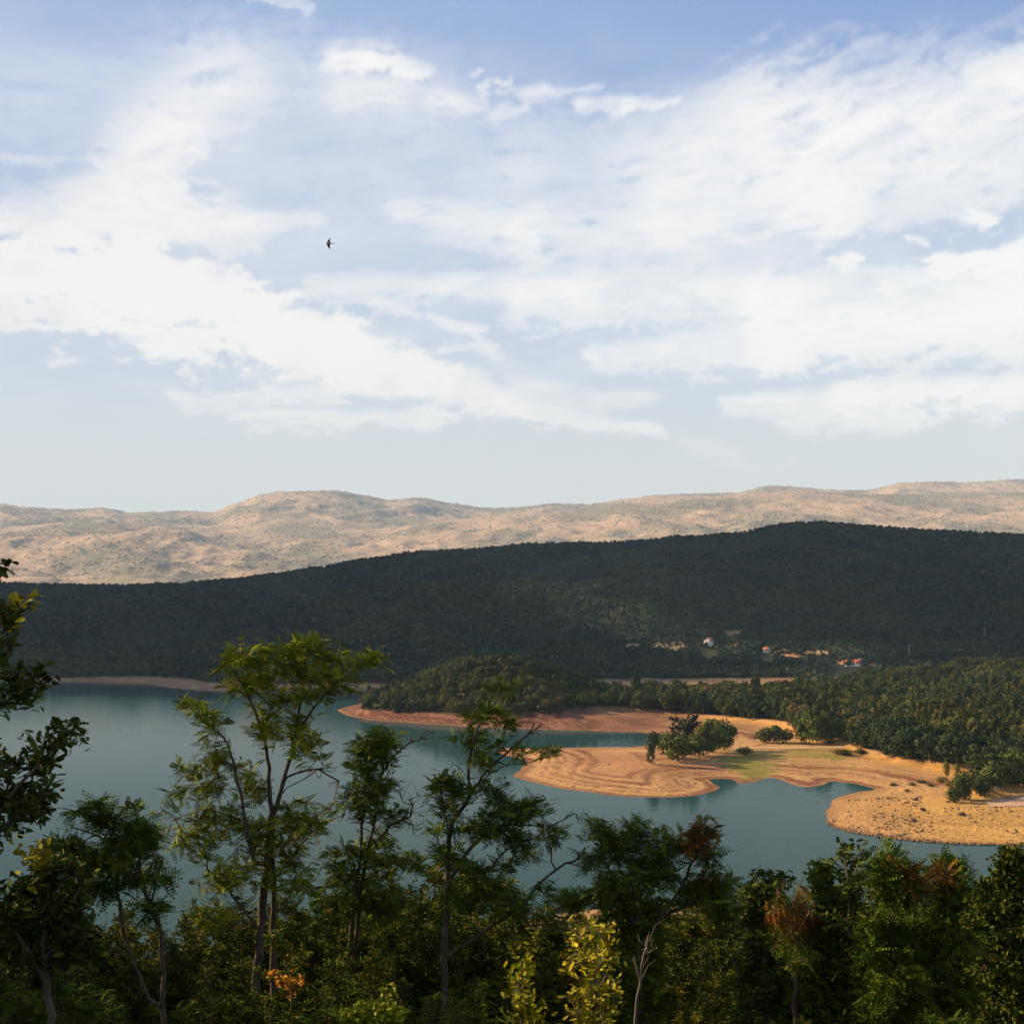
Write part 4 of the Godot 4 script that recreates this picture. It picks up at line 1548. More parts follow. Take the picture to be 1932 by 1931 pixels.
func place_tree(called: String, label: String, foot: Array, d: float, limbs: Array, blobs: Array, bare: Array, clusters: int, kind: String, per: int, size: float, tints: Array, seed_: int, bark: Material = null, deep := 1.0, group := "") -> Node3D:
	# the limbs and leaf masses are given in layout units, at the tree's own distance
	var base := at_depth(foot[0], foot[1], d)
	var gy := ground(base.x, d)
	base.y = gy
	var o := thing(called, base, label, "tree", group)
	var k := d / F
	var r := RandomNumberGenerator.new()
	r.seed = seed_ + 900
	var ll := []
	for l in limbs:
		var pts := []
		for q in l[0]:
			pts.append(at_depth(q[0], q[1], d + (q[2] if q.size() > 2 else 0.0)) - base)
		if ll.is_empty():
			pts.push_front(Vector3(0, -0.2, 0))
		ll.append([pts, l[1], l[2]])
	if foot[0] > 1090.0 and clusters > 60 and kind != "hanging":   # these keep their leaves almost to the ground
		var y := 1750.0
		blobs = blobs.duplicate()
		while y < 1950.0:
			blobs.append([foot[0] - 24.0 + r.randf_range(-8, 8), y, 32, 24])
			blobs.append([foot[0] + 24.0 + r.randf_range(-8, 8), y + 15.0, 32, 24])
			y += 42.0
		clusters = int(clusters * 1.0) + (130 if clusters > 0 else 0)
	var bb := []
	for b in blobs:
		var rad := Vector3(b[2] * k, b[3] * k, maxf(b[2], b[3]) * k * deep)
		var z: float = b[5] if b.size() > 5 else r.randf_range(-0.5, 0.5) * deep
		bb.append([at_depth(b[0], b[1], d + z) - base, rad, b[4] if b.size() > 4 else 0])
	var nn := []
	for b in bare:
		nn.append([at_depth(b[0], b[1], d) - base, Vector3(b[2] * k, b[3] * k, b[2] * k), b[4]])
	grow(o, ll, bb, nn, clusters, kind, per, size, tints, seed_, bark if bark else M.bark)
	return o


func build_near_trees() -> void:
	var green := [Color(0.085, 0.135, 0.008), Color(0.215, 0.21, 0.012), 0.0]
	var deepg := [Color(0.046, 0.086, 0.010), Color(0.105, 0.128, 0.012), 0.0]
	var yellow := [Color(0.20, 0.19, 0.014), Color(0.34, 0.27, 0.025), 0.0]
	var rust := [Color(0.13, 0.055, 0.014), Color(0.26, 0.10, 0.02), 1.0]
	var dark := [Color(0.036, 0.055, 0.010), Color(0.065, 0.078, 0.012), 0.0]
	place_tree("locust_tree", "tall locust tree with a flat spreading top, tallest of the near trees", [484, 1960], 30.0, [
		[[[482, 1900], [490, 1780], [502, 1650], [513, 1540]], 0.10, 0.08],
		[[[513, 1540], [507, 1470], [500, 1410], [482, 1350], [458, 1295], [430, 1250]], 0.055, 0.012],
		[[[513, 1540], [533, 1480], [550, 1420], [566, 1372], [605, 1318], [655, 1272], [712, 1246]], 0.055, 0.010],
		[[[548, 1425], [560, 1370], [570, 1300], [577, 1225]], 0.028, 0.01], [[[516, 1930, 0.4], [515, 1840, 0.3], [516, 1700, 0.2], [512, 1560]], 0.085, 0.05],
		[[[484, 1640, -0.3], [470, 1590, -0.5], [455, 1512, -0.5], [433, 1408, -0.4], [398, 1372, -0.4], [352, 1330, -0.4]], 0.045, 0.010],
		[[[462, 1550], [420, 1535, -0.6], [384, 1527, -0.8], [330, 1545, -0.8]], 0.022, 0.008], [[[440, 1440], [410, 1460, -0.6], [360, 1455, -0.8]], 0.016, 0.007],
		[[[528, 1472], [560, 1458], [600, 1450], [640, 1447]], 0.022, 0.006], [[[524, 1490], [565, 1475], [600, 1450], [622, 1440]], 0.014, 0.005],
		[[[513, 1660], [560, 1605, 0.4], [600, 1560, 0.6], [650, 1535, 0.6]], 0.03, 0.008], [[[492, 1760], [440, 1690, -0.4], [390, 1640, -0.6]], 0.03, 0.01]],
		[[471, 1252, 62, 42], [440, 1230, 22, 25], [548, 1238, 55, 40], [577, 1212, 40, 22], [630, 1249, 55, 35], [698, 1243, 42, 20], [480, 1290, 65, 26], [521, 1335, 50, 35], [589, 1298, 58, 36], [650, 1285, 35, 20], [502, 1385, 38, 20], [575, 1402, 55, 26], [548, 1372, 38, 22],
		[357, 1332, 28, 20], [386, 1345, 26, 22], [420, 1356, 18, 18], [406, 1389, 24, 22], [411, 1432, 42, 30], [357, 1452, 30, 18], [392, 1485, 46, 26], [338, 1498, 24, 16], [318, 1528, 18, 12], [398, 1540, 56, 28], [471, 1465, 22, 36], [480, 1498, 36, 28],
		[370, 1585, 56, 34], [548, 1533, 42, 34], [577, 1556, 50, 30], [466, 1566, 46, 40], [507, 1575, 36, 36], [534, 1600, 56, 34], [430, 1650, 70, 36], [560, 1660, 60, 36], [400, 1720, 50, 30], [620, 1525, 16, 14]],
		[[600, 1450, 40, 25, 34], [630, 1480, 14, 40, 16], [450, 1590, 80, 60, 60], [405, 1240, 12, 25, 8]], 680, "locust", 7, 0.85, [green], 41)
	place_tree("locust_tree", "narrow locust tree with two slim stems right of the tallest tree", [655, 1960], 32.0, [
		[[[650, 1900], [658, 1790], [674, 1680], [682, 1560], [690, 1480], [700, 1420]], 0.07, 0.012], [[[664, 1900, 0.3], [670, 1820, 0.3], [684, 1650, 0.2], [704, 1560], [716, 1480], [728, 1410]], 0.06, 0.012],
		[[[716, 1470], [742, 1428], [772, 1402], [822, 1378]], 0.02, 0.006], [[[700, 1600], [740, 1555], [770, 1545]], 0.018, 0.006], [[[676, 1670], [640, 1640], [610, 1620]], 0.02, 0.007], [[[690, 1640], [730, 1625], [780, 1620]], 0.02, 0.006]],
		[[685, 1405, 32, 24], [714, 1390, 44, 22], [735, 1408, 28, 22], [700, 1432, 52, 26], [707, 1466, 50, 30], [694, 1498, 46, 30], [686, 1523, 46, 22], [742, 1540, 28, 16], [696, 1610, 62, 34], [767, 1628, 44, 20], [647, 1630, 46, 40], [696, 1680, 64, 34], [731, 1715, 54, 34], [640, 1700, 50, 40]],
		[[800, 1390, 32, 20, 30], [772, 1510, 28, 50, 50], [780, 1560, 22, 20, 22]], 430, "locust", 7, 0.85, [deepg], 42)
	place_tree("locust_tree", "open locust tree with bare side branches before the sandbar", [838, 1960], 28.0, [
		[[[837, 1900], [840, 1736], [844, 1656], [848, 1583], [859, 1542], [876, 1515], [890, 1491], [912, 1462], [934, 1438], [958, 1418], [997, 1384], [1024, 1365]], 0.085, 0.007],
		[[[886, 1495], [887, 1423], [900, 1375], [920, 1348], [934, 1316], [944, 1295]], 0.026, 0.007], [[[848, 1665], [876, 1617], [905, 1583], [929, 1559], [987, 1556], [1041, 1556], [1080, 1535]], 0.03, 0.007],
		[[[870, 1720], [895, 1665], [924, 1639], [956, 1602], [997, 1593]], 0.03, 0.008], [[[850, 1800], [910, 1760], [978, 1712], [1016, 1670], [1046, 1641], [1070, 1627], [1118, 1612]], 0.038, 0.008], [[[848, 1583], [838, 1530], [830, 1480]], 0.024, 0.008],
		[[[842, 1640], [828, 1590], [813, 1552], [802, 1545]], 0.022, 0.007], [[[905, 1470], [950, 1445], [990, 1440], [1050, 1421]], 0.014, 0.005], [[[1040, 1645], [1040, 1600], [1058, 1560]], 0.012, 0.005], [[[905, 1380], [880, 1400], [862, 1370]], 0.01, 0.004], [[[1078, 1626], [1110, 1640], [1160, 1648]], 0.012, 0.005]],
		[[939, 1300, 28, 12], [890, 1353, 16, 9], [912, 1348, 18, 14], [929, 1334, 14, 18], [963, 1365, 20, 13], [859, 1389, 11, 8], [905, 1389, 22, 18], [929, 1411, 18, 16], [905, 1433, 26, 18], [987, 1418, 18, 8], [1026, 1413, 12, 11], [1050, 1421, 11, 5], [842, 1474, 28, 20], [856, 1494, 36, 22], [820, 1494, 15, 11], [840, 1522, 24, 13], [929, 1486, 24, 10], [949, 1510, 28, 14], [973, 1530, 42, 20], [1009, 1522, 33, 18], [924, 1535, 24, 14], [871, 1569, 18, 18],
		[822, 1559, 18, 13], [912, 1566, 34, 20], [944, 1576, 42, 17], [985, 1586, 28, 16], [1033, 1571, 14, 22], [1058, 1571, 8, 18], [997, 1615, 20, 16], [961, 1634, 24, 10], [864, 1620, 14, 22], [835, 1607, 10, 18], [900, 1644, 34, 22], [929, 1680, 56, 24], [876, 1692, 56, 28], [961, 1704, 46, 22], [1028, 1685, 11, 18]],
		[[1010, 1375, 30, 16, 26], [880, 1400, 22, 30, 20], [1090, 1615, 32, 22, 30], [850, 1440, 20, 30, 10], [940, 1490, 60, 40, 30], [1085, 1540, 18, 14, 12]], 430, "locust", 7, 0.82, [deepg], 43)
	place_tree("locust_tree", "bushy locust tree with some browned leaves below the sandbar", [1205, 1960], 27.0, [
		[[[1203, 1900], [1206, 1800], [1198, 1700], [1190, 1640], [1196, 1570]], 0.07, 0.01], [[[1200, 1750], [1155, 1660], [1130, 1580]], 0.035, 0.009], [[[1205, 1790], [1275, 1690], [1305, 1630], [1335, 1575]], 0.04, 0.009], [[[1200, 1700], [1240, 1640], [1252, 1580]], 0.03, 0.009], [[[1230, 1740], [1330, 1690], [1370, 1660]], 0.028, 0.008]],
		[[1129, 1567, 24, 22], [1153, 1585, 28, 26], [1118, 1630, 24, 18], [1202, 1564, 26, 20], [1188, 1610, 46, 32], [1252, 1585, 24, 18], [1288, 1592, 28, 26], [1323, 1567, 28, 22, 1], [1310, 1590, 24, 20, 1], [1341, 1630, 18, 22], [1369, 1666, 24, 18], [1323, 1680, 46, 32], [1330, 1655, 22, 18, 1], [1241, 1645, 64, 36], [1153, 1680, 62, 36], [1083, 1701, 34, 18], [1206, 1715, 74, 36], [1358, 1715, 38, 26]],
		[[1345, 1600, 16, 20, 14]], 520, "locust", 7, 0.85, [deepg, [Color(0.05, 0.05, 0.01), Color(0.17, 0.07, 0.018), 0.0]], 44)
	place_tree("locust_tree", "slender low locust tree leaning left, between the dark oaks and the tallest tree", [306, 1960], 24.0, [
		[[[308, 1900], [306, 1838], [299, 1750], [274, 1687], [239, 1617], [197, 1585], [151, 1564]], 0.042, 0.006], [[[290, 1900], [262, 1842], [230, 1750], [219, 1680], [200, 1640]], 0.035, 0.008], [[[262, 1665], [267, 1603], [253, 1545]], 0.018, 0.006], [[[239, 1617], [215, 1570], [188, 1525]], 0.014, 0.005], [[[222, 1690], [180, 1660], [130, 1600]], 0.014, 0.005], [[[285, 1700], [300, 1650], [310, 1610]], 0.014, 0.005]],
		[[186, 1525, 28, 13], [190, 1550, 32, 16], [243, 1525, 18, 12], [260, 1564, 32, 17], [148, 1529, 18, 8], [288, 1564, 18, 9], [246, 1589, 42, 13], [211, 1603, 38, 13], [292, 1603, 14, 9], [197, 1638, 46, 20], [246, 1662, 38, 17], [299, 1659, 24, 14], [183, 1687, 28, 16], [116, 1599, 38, 13], [155, 1624, 36, 13], [285, 1720, 30, 14]],
		[[130, 1560, 24, 14, 12], [290, 1620, 24, 20, 20]], 200, "locust", 7, 0.95, [deepg], 45)
	place_tree("oak_tree", "near dark oak reaching in from the left edge", [-110, 2270], 15.0, [
		[[[-105, 2000], [-95, 1700], [-82, 1350], [-62, 1080], [-45, 930]], 0.17, 0.03], [[[-95, 1650], [-30, 1560], [40, 1480], [80, 1430], [128, 1380]], 0.04, 0.008], [[[-84, 1420], [-20, 1345], [40, 1300], [75, 1266]], 0.035, 0.008], [[[-72, 1250], [-20, 1190], [35, 1152]], 0.03, 0.008], [[[-95, 1700], [0, 1570], [70, 1515]], 0.035, 0.008], [[[-60, 1080], [-20, 1080], [5, 1070]], 0.02, 0.006]],
		[[-4, 1077, 7, 14], [14, 1158, 18, 20], [29, 1153, 20, 17], [42, 1137, 6, 5, 1], [10, 1221, 12, 18], [18, 1244, 11, 9], [53, 1268, 20, 12], [73, 1262, 16, 9], [64, 1291, 26, 14], [29, 1306, 28, 22], [8, 1326, 18, 13], [97, 1367, 22, 11], [132, 1373, 22, 11], [117, 1402, 22, 14], [88, 1408, 22, 13], [82, 1438, 24, 20], [29, 1443, 28, 13], [8, 1482, 15, 26], [59, 1496, 42, 18], [94, 1490, 18, 13], [44, 1526, 44, 26], [80, 1531, 18, 14], [18, 1561, 22, 20], [-70, 1250, 60, 150], [-60, 1500, 50, 150], [-80, 1000, 60, 90]],
		[], 300, "oak", 14, 0.95, [dark, yellow], 46, M.dark_bark, 0.8)
	place_tree("oak_tree", "dark oak with a yellow top in the lower left", [90, 2160], 17.0, [
		[[[90, 2000], [88, 1850], [80, 1720], [68, 1600]], 0.07, 0.012], [[[88, 1800], [130, 1720], [155, 1650]], 0.03, 0.01], [[[88, 1850], [30, 1760], [20, 1690]], 0.03, 0.01]],
		[[68, 1608, 17, 16, 1], [85, 1632, 18, 14, 1], [110, 1650, 46, 24], [60, 1690, 60, 34], [120, 1720, 54, 44], [150, 1665, 22, 22], [50, 1780, 62, 52], [150, 1800, 38, 52], [0, 1720, 40, 40]],
		[], 240, "oak", 11, 1.0, [dark, yellow], 47, M.dark_bark, 0.8)
	place_tree("oak_tree", "rounded dark oak right of the browned locust", [1445, 1960], 26.0, [[[[1445, 1900], [1442, 1780], [1428, 1650]], 0.05, 0.01], [[[1443, 1760], [1475, 1660]], 0.03, 0.01]],
		[[1427, 1652, 14, 12], [1420, 1674, 19, 14], [1455, 1658, 21, 13], [1478, 1663, 16, 13], [1429, 1695, 28, 24], [1459, 1688, 28, 24], [1427, 1725, 30, 24], [1460, 1735, 36, 26]], [], 210, "oak", 12, 0.95, [dark], 48, M.dark_bark)
	place_tree("dead_locust", "locust with hanging orange dead leaves in the right thicket", [1500, 1960], 25.0, [[[[1500, 1900], [1503, 1790], [1500, 1700], [1520, 1650]], 0.04, 0.008], [[[1503, 1780], [1475, 1700], [1478, 1670]], 0.02, 0.006], [[[1503, 1760], [1530, 1720]], 0.02, 0.006]],
		[[1480, 1690, 18, 22], [1496, 1694, 20, 18], [1468, 1727, 24, 20], [1498, 1719, 34, 28], [1525, 1728, 20, 24], [1525, 1672, 13, 20], [1507, 1748, 38, 14], [1485, 1760, 40, 26, 1], [1520, 1775, 40, 26, 1], [1500, 1800, 50, 30, 1], [1470, 1700, 22, 20, 1], [1520, 1700, 20, 20, 1]], [], 190, "hanging", 6, 0.7, [rust, [deepg[0], deepg[1], 0.0]], 49)
	place_tree("bushy_tree", "dense green tree just right of the orange dead leaves", [1555, 1960], 25.5, [[[[1555, 1900], [1556, 1760], [1550, 1640]], 0.045, 0.01], [[[1556, 1740], [1575, 1670]], 0.02, 0.008]],
		[[1547, 1643, 13, 14], [1560, 1645, 11, 11], [1552, 1662, 23, 20], [1556, 1688, 28, 28], [1580, 1700, 26, 24], [1555, 1730, 34, 28]], [], 170, "sprig", 9, 1.0, [deepg], 50, M.dark_bark)
	place_tree("oak_sapling", "upright oak top with a gap of water through it", [1603, 1960], 25.0, [[[[1602, 1900], [1602, 1720], [1600, 1650], [1590, 1590]], 0.035, 0.006], [[[1601, 1660], [1618, 1630], [1624, 1600]], 0.016, 0.006], [[[1605, 1600], [1611, 1592]], 0.008, 0.005]],
		[[1588, 1594, 8, 8], [1609, 1594, 12, 7], [1623, 1607, 8, 11], [1584, 1619, 10, 13], [1599, 1628, 10, 9], [1619, 1631, 9, 11], [1595, 1650, 16, 13], [1603, 1666, 20, 13], [1603, 1686, 25, 17], [1600, 1720, 32, 24]], [], 130, "oak", 11, 0.95, [[Color(0.030, 0.055, 0.008), Color(0.085, 0.09, 0.012), 0.0]], 51, M.dark_bark)
	place_tree("locust_tree", "feathery locust with a few brown leaves, right of the upright oak top", [1685, 1960], 24.0, [[[[1685, 1900], [1686, 1760], [1688, 1600]], 0.04, 0.007], [[[1686, 1720], [1660, 1630]], 0.016, 0.006], [[[1686, 1700], [1716, 1630]], 0.016, 0.006]],
		[[1689, 1606, 8, 10], [1675, 1631, 24, 14], [1655, 1633, 12, 8], [1717, 1634, 11, 11], [1703, 1630, 10, 9, 1], [1682, 1659, 38, 18], [1690, 1690, 40, 24], [1720, 1665, 18, 16, 1]], [], 200, "locust", 8, 0.9, [deepg, [Color(0.10, 0.06, 0.012), Color(0.24, 0.09, 0.02), 0.0]], 52)
	place_tree("locust_tree", "feathery locust top, second from the right edge", [1790, 1960], 24.0, [[[[1790, 1900], [1790, 1760], [1782, 1615]], 0.04, 0.007], [[[1788, 1720], [1815, 1645]], 0.016, 0.006]],
		[[1780, 1624, 22, 13], [1773, 1647, 19, 15], [1815, 1645, 14, 13], [1794, 1668, 34, 17], [1785, 1655, 14, 12, 1], [1800, 1700, 40, 26]], [], 190, "locust", 8, 0.85, [deepg, [Color(0.10, 0.06, 0.012), Color(0.24, 0.09, 0.02), 0.0]], 53)
	place_tree("bushy_tree", "large dense dark tree at the right edge of the thicket", [1910, 2000], 21.0, [[[[1910, 1950], [1908, 1800], [1912, 1620]], 0.06, 0.012], [[[1909, 1780], [1870, 1690]], 0.03, 0.01], [[[1909, 1760], [1950, 1660]], 0.03, 0.01]],
		[[1914, 1605, 13, 10], [1903, 1626, 23, 18], [1921, 1648, 38, 28], [1880, 1662, 28, 18], [1896, 1690, 56, 36], [1940, 1680, 50, 50], [1890, 1740, 60, 40], [1945, 1760, 50, 50]], [], 330, "sprig", 9, 1.0, [[Color(0.028, 0.05, 0.008), Color(0.09, 0.095, 0.012), 0.0]], 54, M.dark_bark)
	# saplings with big sunlit leaves, low in the middle
	for q in [[990, 1830, 1812, 60, "yellow leaved oak sapling at the bottom, left of the pair"], [1128, 1775, 1772, 61, "taller yellow leaved oak sapling at the bottom, right of the pair"]]:
		var x: float = q[0]
		var top: float = q[2]
		var blobs := []
		var y := top
		while y < 1980:
			var wide := 5.0 + (y - top) * 0.16
			blobs.append([x + 14.0 * sin(y * 0.05) - (y - top) * 0.06, y, wide, 13.0])
			y += 17.0
		var base := at_depth(x - 10.0, 2180, 16.5)
		base.y = ground(base.x, 16.5)
		var o := place_tree("oak_sapling", q[4], [x - 10.0, 2180], 16.5, [[[[x - 10, 2050], [x - 6, 1930], [x, top]], 0.02, 0.004]], blobs, [], 70, "oak", 5, 0.7, [yellow], q[3], M.dark_bark)
		for i in 300:
			var b = blobs[int(pow(rng.randf(), 0.75) * blobs.size())]
			var p := at_depth(b[0] + rng.randfn() * b[2] * 0.75, b[1] + rng.randfn() * b[3] * 0.7, 16.5 + rng.randfn() * 0.15) - o.position
			var leaf := obj("leaf", leaf_mesh["oak"], yellow_leaf(), o)
			var s := rng.randf_range(0.45, 0.85)
			leaf.transform = Transform3D(Basis.from_euler(Vector3(rng.randf_range(-1.2, 1.2), rng.randf() * TAU, rng.randf_range(-1.5, 1.5))).scaled(Vector3.ONE * s), p)
	place_tree("bare_sapling", "small bare pale sapling forking in front of the bushy locust", [1200, 2010], 22.0, [
		[[[1199, 1940], [1203, 1880], [1209, 1830], [1222, 1780], [1238, 1745], [1254, 1735]], 0.009, 0.003], [[[1207, 1845], [1199, 1815], [1196, 1800]], 0.012, 0.005], [[[1214, 1810], [1232, 1790], [1260, 1795]], 0.012, 0.005], [[[1206, 1860], [1225, 1820], [1240, 1810]], 0.01, 0.005]], [], [[1230, 1780, 30, 26, 26], [1200, 1810, 10, 12, 6]], 0, "oak", 0, 1.0, [yellow], 62, M.pale_bark)
	place_tree("orange_sapling", "sapling with a few orange leaves beside the tallest trunk", [540, 1990], 26.0, [[[[540, 1960], [545, 1900], [552, 1850]], 0.012, 0.005]],
		[[520, 1835, 10, 5], [548, 1855, 16, 9], [565, 1850, 8, 8], [535, 1846, 8, 5]], [], 26, "oak", 7, 0.7, [[Color(0.30, 0.12, 0.015), Color(0.45, 0.2, 0.02), 0.0]], 63)
	place_tree("yellow_shrub", "shrub with bright yellow green leaves at the bottom edge below the narrow locust", [700, 2130], 18.0, [[[[700, 2050], [698, 1980], [695, 1920]], 0.014, 0.005]],
		[[668, 1925, 16, 9], [700, 1912, 14, 9], [725, 1922, 18, 12], [695, 1940, 40, 14]], [], 40, "sprig", 8, 1.2, [[Color(0.13, 0.16, 0.012), Color(0.22, 0.22, 0.02), 0.0]], 64)


var yellow_cache := []


func yellow_leaf() -> StandardMaterial3D:
	if yellow_cache.is_empty():
		for i in 6:
			var m := plain(Color(0.07, 0.10, 0.004).lerp(Color(0.27, 0.235, 0.006), i / 5.0), 0.8)
			m.specular_mode = BaseMaterial3D.SPECULAR_DISABLED
			m.backlight = Color(0.8, 0.8, 0.8)
			yellow_cache.append(m)
	return yellow_cache[rng.randi() % 6]


# ---------------------------------------------------------------- thicket
func build_thicket() -> void:
	# a few kinds of shrub, each grown once and then copied
	var kinds := []
	var tones := [
		[Color(0.036, 0.062, 0.007), Color(0.105, 0.112, 0.011), 0.0], [Color(0.030, 0.050, 0.008), Color(0.065, 0.080, 0.010), 0.0], [Color(0.036, 0.068, 0.008), Color(0.085, 0.105, 0.010), 0.0],
		[Color(0.045, 0.062, 0.007), Color(0.170, 0.155, 0.013), 0.0], [Color(0.034, 0.054, 0.009), Color(0.080, 0.082, 0.012), 0.0]]
	var leaves := ["sprig", "sprig", "locust", "sprig", "locust_small"]
	for k in 5:
		var o := Node3D.new()
		var r := RandomNumberGenerator.new()
		r.seed = 300 + k
		var limbs := []
		var blobs := []
		for i in 5:
			var a := TAU * i / 5 + r.randf()
			var tip := Vector3(cos(a) * 0.75, r.randf_range(2.7, 4.5), sin(a) * 0.75)
			limbs.append([[Vector3(0, -0.2, 0), tip * Vector3(0.4, 0.45, 0.4), tip], 0.03, 0.008])
			blobs.append([tip + Vector3(0, 0.05, 0), Vector3(0.34, 0.36, 0.34), 0])
			blobs.append([tip * Vector3(1.05, 0.85, 1.05), Vector3(0.5, 0.4, 0.5), 0])
			blobs.append([tip * Vector3(1.25, 0.66, 1.25), Vector3(0.6, 0.45, 0.6), 0])
			blobs.append([tip * Vector3(1.2, 0.45, 1.2), Vector3(0.62, 0.5, 0.62), 0])
			blobs.append([tip * Vector3(1.1, 0.24, 1.1), Vector3(0.6, 0.45, 0.6), 0])
		grow(o, limbs, blobs, [[Vector3(0, 2.0, 0), Vector3(1.0, 1.6, 1.0), 20]], 330, leaves[k], 9 if k != 2 else 7, 1.0, [tones[k]], 310 + k, M.dark_bark)
		kinds.append(o)
	# where the tops of the thicket lie
	var tops := [[-60, 1700], [120, 1720], [230, 1780], [275, 1795], [330, 1745], [420, 1715], [600, 1690], [760, 1680], [900, 1690], [1000, 1728], [1060, 1744], [1160, 1748], [1230, 1740], [1330, 1705], [1400, 1700], [1520, 1735], [1640, 1690], [1760, 1685], [1850, 1675], [2000, 1665]]
	var looks := ["small leaved green", "dense dark green", "feathery green", "yellow flecked", "loose feathery dark"]
	var depth_of := ["back of the thicket", "middle of the thicket", "inner front of the thicket", "front of the thicket", "foot of the thicket"]
	var rows := [[37.0, -14, 46], [34.5, 14, 50], [32.5, 55, 56], [27.5, 115, 80], [21.0, 205, 150]]
	for n in rows.size():
		var row: Array = rows[n]
		var x := -70.0 + rng.randf() * 40.0
		while x < 2010.0:
			var d: float = row[0] + rng.randf_range(-1.5, 1.5)
			var top: float = table(tops, x) + row[1] + rng.randf_range(-38, 55)
			var skip: bool = row[1] > 100 and x > 930 and x < 1190
			var p := at_depth(x, top, d)
			var gy := ground(p.x, d)
			var tall := (p.y - gy) / 4.5
			if tall > 0.14 and not skip:
				var kd := rng.randi() % 5
				var o: Node3D = kinds[kd].duplicate()
				o.name = numbered("shrub")
				add_child(o)
				o.position = Vector3(p.x, gy, -d)
				o.rotation.y = rng.randf() * TAU
				var w := clampf(tall * 1.1, 0.45, 1.1) * rng.randf_range(0.8, 1.25)
				o.scale = Vector3(w, tall, w)
				tag(o, "%s shrub at the %s, %s" % [looks[kd], depth_of[n], along(x, NEARBY)], "shrub", "shrubs of the near thicket")
			x += row[2] * rng.randf_range(0.75, 1.3)
	# trees on the slope just left of the view, whose shade falls across the near stems
	var side := [[-11.5, 16.0, 8.0], [-13.5, 20.5, 9.0], [-15.0, 25.0, 9.5], [-17.0, 30.0, 9.5], [-19.0, 36.0, 9.5], [-21.0, 42.0, 10.0], [-13.0, 12.0, 8.5]]
	var where := ["nearest the camera", "second from the camera", "third from the camera", "fourth from the camera", "fifth from the camera", "sixth from the camera", "farthest back beside the viewpoint"]
	for i in side.size():
		var o: Node3D = kinds[[2, 0, 4, 1, 2, 3, 0][i]].duplicate()
		o.name = numbered("leafy_tree")
		add_child(o)
		o.position = Vector3(side[i][0], ground(side[i][0], side[i][1]), -side[i][1])
		o.scale = Vector3(1.25, 1.0, 1.25) * side[i][2] / 4.4
		o.rotation.y = i * 1.3
		tag(o, "leafy tree on the slope left of the dark oak, " + where[i], "tree", "trees left of the view")
	# small trees down the slope, seen between the stems
	for i in 90:
		var d := rng.randf_range(45.0, 215.0)
		var x := rng.randf_range(-40, 1980)
		var p := at_depth(x, 1900, d)
		var gy := ground(p.x, d)
		var limit := table(tops, x) + 12.0
		var room := at_depth(x, limit, d).y - gy
		if gy < 2.0 or room < 1.6:
			continue
		var kd := rng.randi() % 5
		var o: Node3D = kinds[kd].duplicate()
		o.name = numbered("small_tree")
		add_child(o)
		o.position = Vector3(p.x, gy, -d)
		o.rotation.y = rng.randf() * TAU
		var tall := minf(room, rng.randf_range(3.5, 8.0)) / 4.5
		o.scale = Vector3(tall, tall, tall)
		tag(o, "%s sapling on the %s slope, %s" % [looks[kd], "upper" if d < 90.0 else "middle" if d < 150.0 else "lower", along(x, NEARBY)], "tree", "small trees down the near slope")
	for o in kinds:
		o.free()


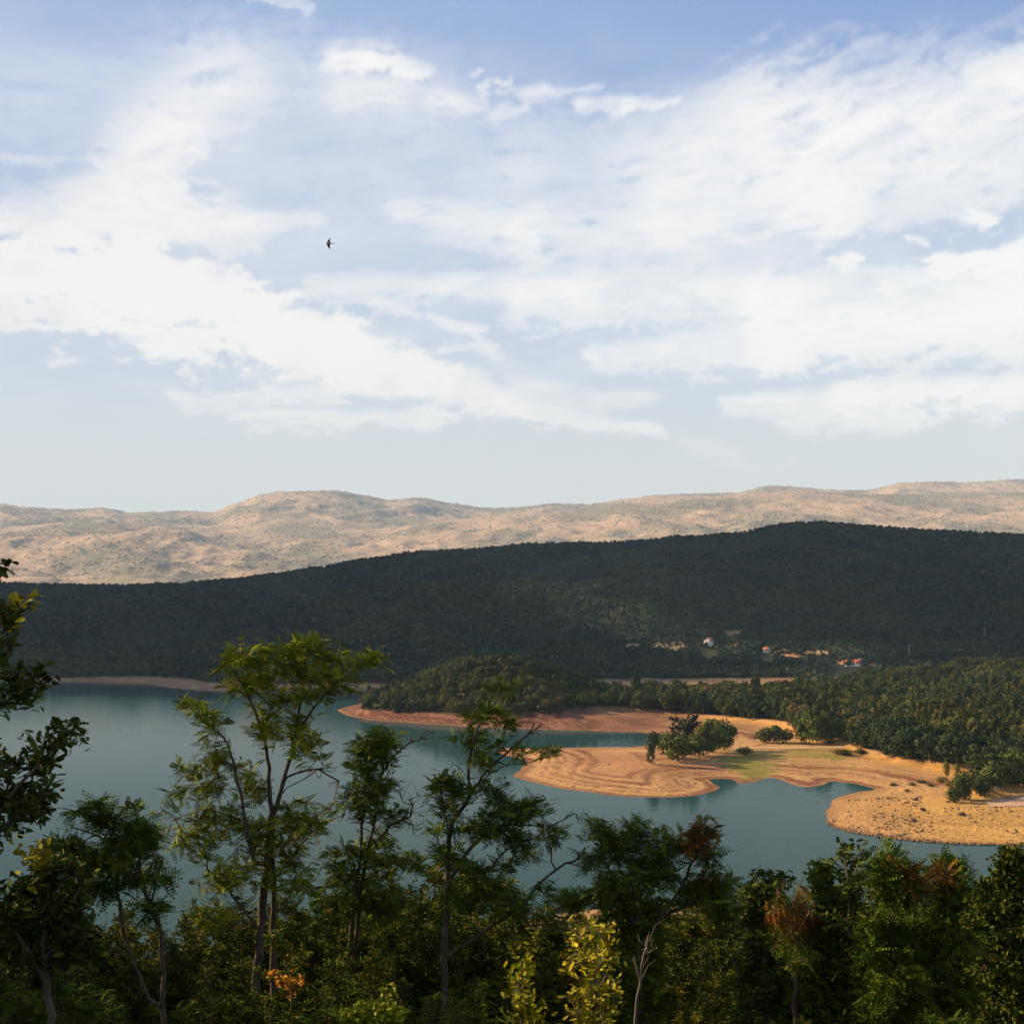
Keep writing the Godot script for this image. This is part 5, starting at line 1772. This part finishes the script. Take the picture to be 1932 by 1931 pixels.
# ---------------------------------------------------------------- the swallow
func build_bird() -> void:
	var d := 38.0
	var at := at_depth(821, 458, d) if false else at_depth(622, 459, d)
	var o := thing("swallow", at, "dark swallow with swept wings gliding in the sky", "bird")
	var k := d / F
	var body := SurfaceTool.new()
	body.begin(Mesh.PRIMITIVE_TRIANGLES)
	body.set_smooth_group(0)
	# along x: beak to the left, tail to the right; seen from below
	var prof := [[-8.0, 0.1], [-7.4, 0.55], [-6.2, 1.25], [-4.6, 1.35], [-2.6, 1.65], [0.0, 1.6], [2.6, 1.0], [5.0, 0.45]]
	for i in prof.size() - 1:
		for j in 10:
			var q := []
			for e in [[i, j], [i + 1, j], [i + 1, j + 1], [i, j + 1]]:
				var a: float = TAU * e[1] / 10
				q.append(Vector3(prof[e[0]][0], cos(a) * prof[e[0]][1], sin(a) * prof[e[0]][1]) * k)
			for e in [0, 1, 2, 0, 2, 3]:
				body.add_vertex(q[e])
	body.generate_normals()
	obj("body", body.commit(), plain(Color(0.42, 0.33, 0.17)), o)
	var dark := plain(Color(0.035, 0.026, 0.028), 0.7)
	for s in [1.0, -1.0]:
		var w := SurfaceTool.new()
		w.begin(Mesh.PRIMITIVE_TRIANGLES)
		# span, leading edge x, trailing edge x
		var cut := [[0.8, -5.6, 2.2], [2.5, -5.0, 0.9], [4.5, -4.0, 0.2], [7.0, -2.2, 0.6], [9.0, -0.6, 1.2], [10.6, 1.0, 1.7]] if s > 0 else [[0.8, -5.6, 2.2], [2.5, -5.4, 0.8], [4.5, -4.6, 0.2], [7.0, -3.2, 0.5], [9.0, -1.6, 0.9], [10.8, 0.4, 1.2]]
		for i in cut.size() - 1:
			var a = cut[i]
			var b = cut[i + 1]
			for z in [0.16, -0.16]:
				var q := [Vector3(a[1], a[0] * s, z), Vector3(b[1], b[0] * s, z), Vector3(b[2], b[0] * s, z), Vector3(a[2], a[0] * s, z)]
				for e in [0, 1, 2, 0, 2, 3]:
					w.add_vertex((q[e] + Vector3(0, 0, -absf(q[e].y) * 0.05)) * k)
			for edge in [1, 2]:
				var q2 := [Vector3(a[edge], a[0] * s, 0.16), Vector3(b[edge], b[0] * s, 0.16), Vector3(b[edge], b[0] * s, -0.16), Vector3(a[edge], a[0] * s, -0.16)]
				for e in [0, 1, 2, 0, 2, 3]:
					w.add_vertex((q2[e] + Vector3(0, 0, -absf(q2[e].y) * 0.05)) * k)
		w.generate_normals()
		obj("wing", w.commit(), dark, o)
	for s in [1.0, -1.0]:
		var t := Tubes.new()
		t.tube(Vector3(4.0, 0.1 * s, 0) * k, Vector3(7.0, 0.35 * s, 0) * k, 0.5 * k, 0.4 * k, 6)
		t.tube(Vector3(7.0, 0.35 * s, 0) * k, Vector3(10.4, 0.75 * s, 0) * k, 0.4 * k, 0.15 * k, 6)
		obj("tail_feather", t.mesh(), dark, o)
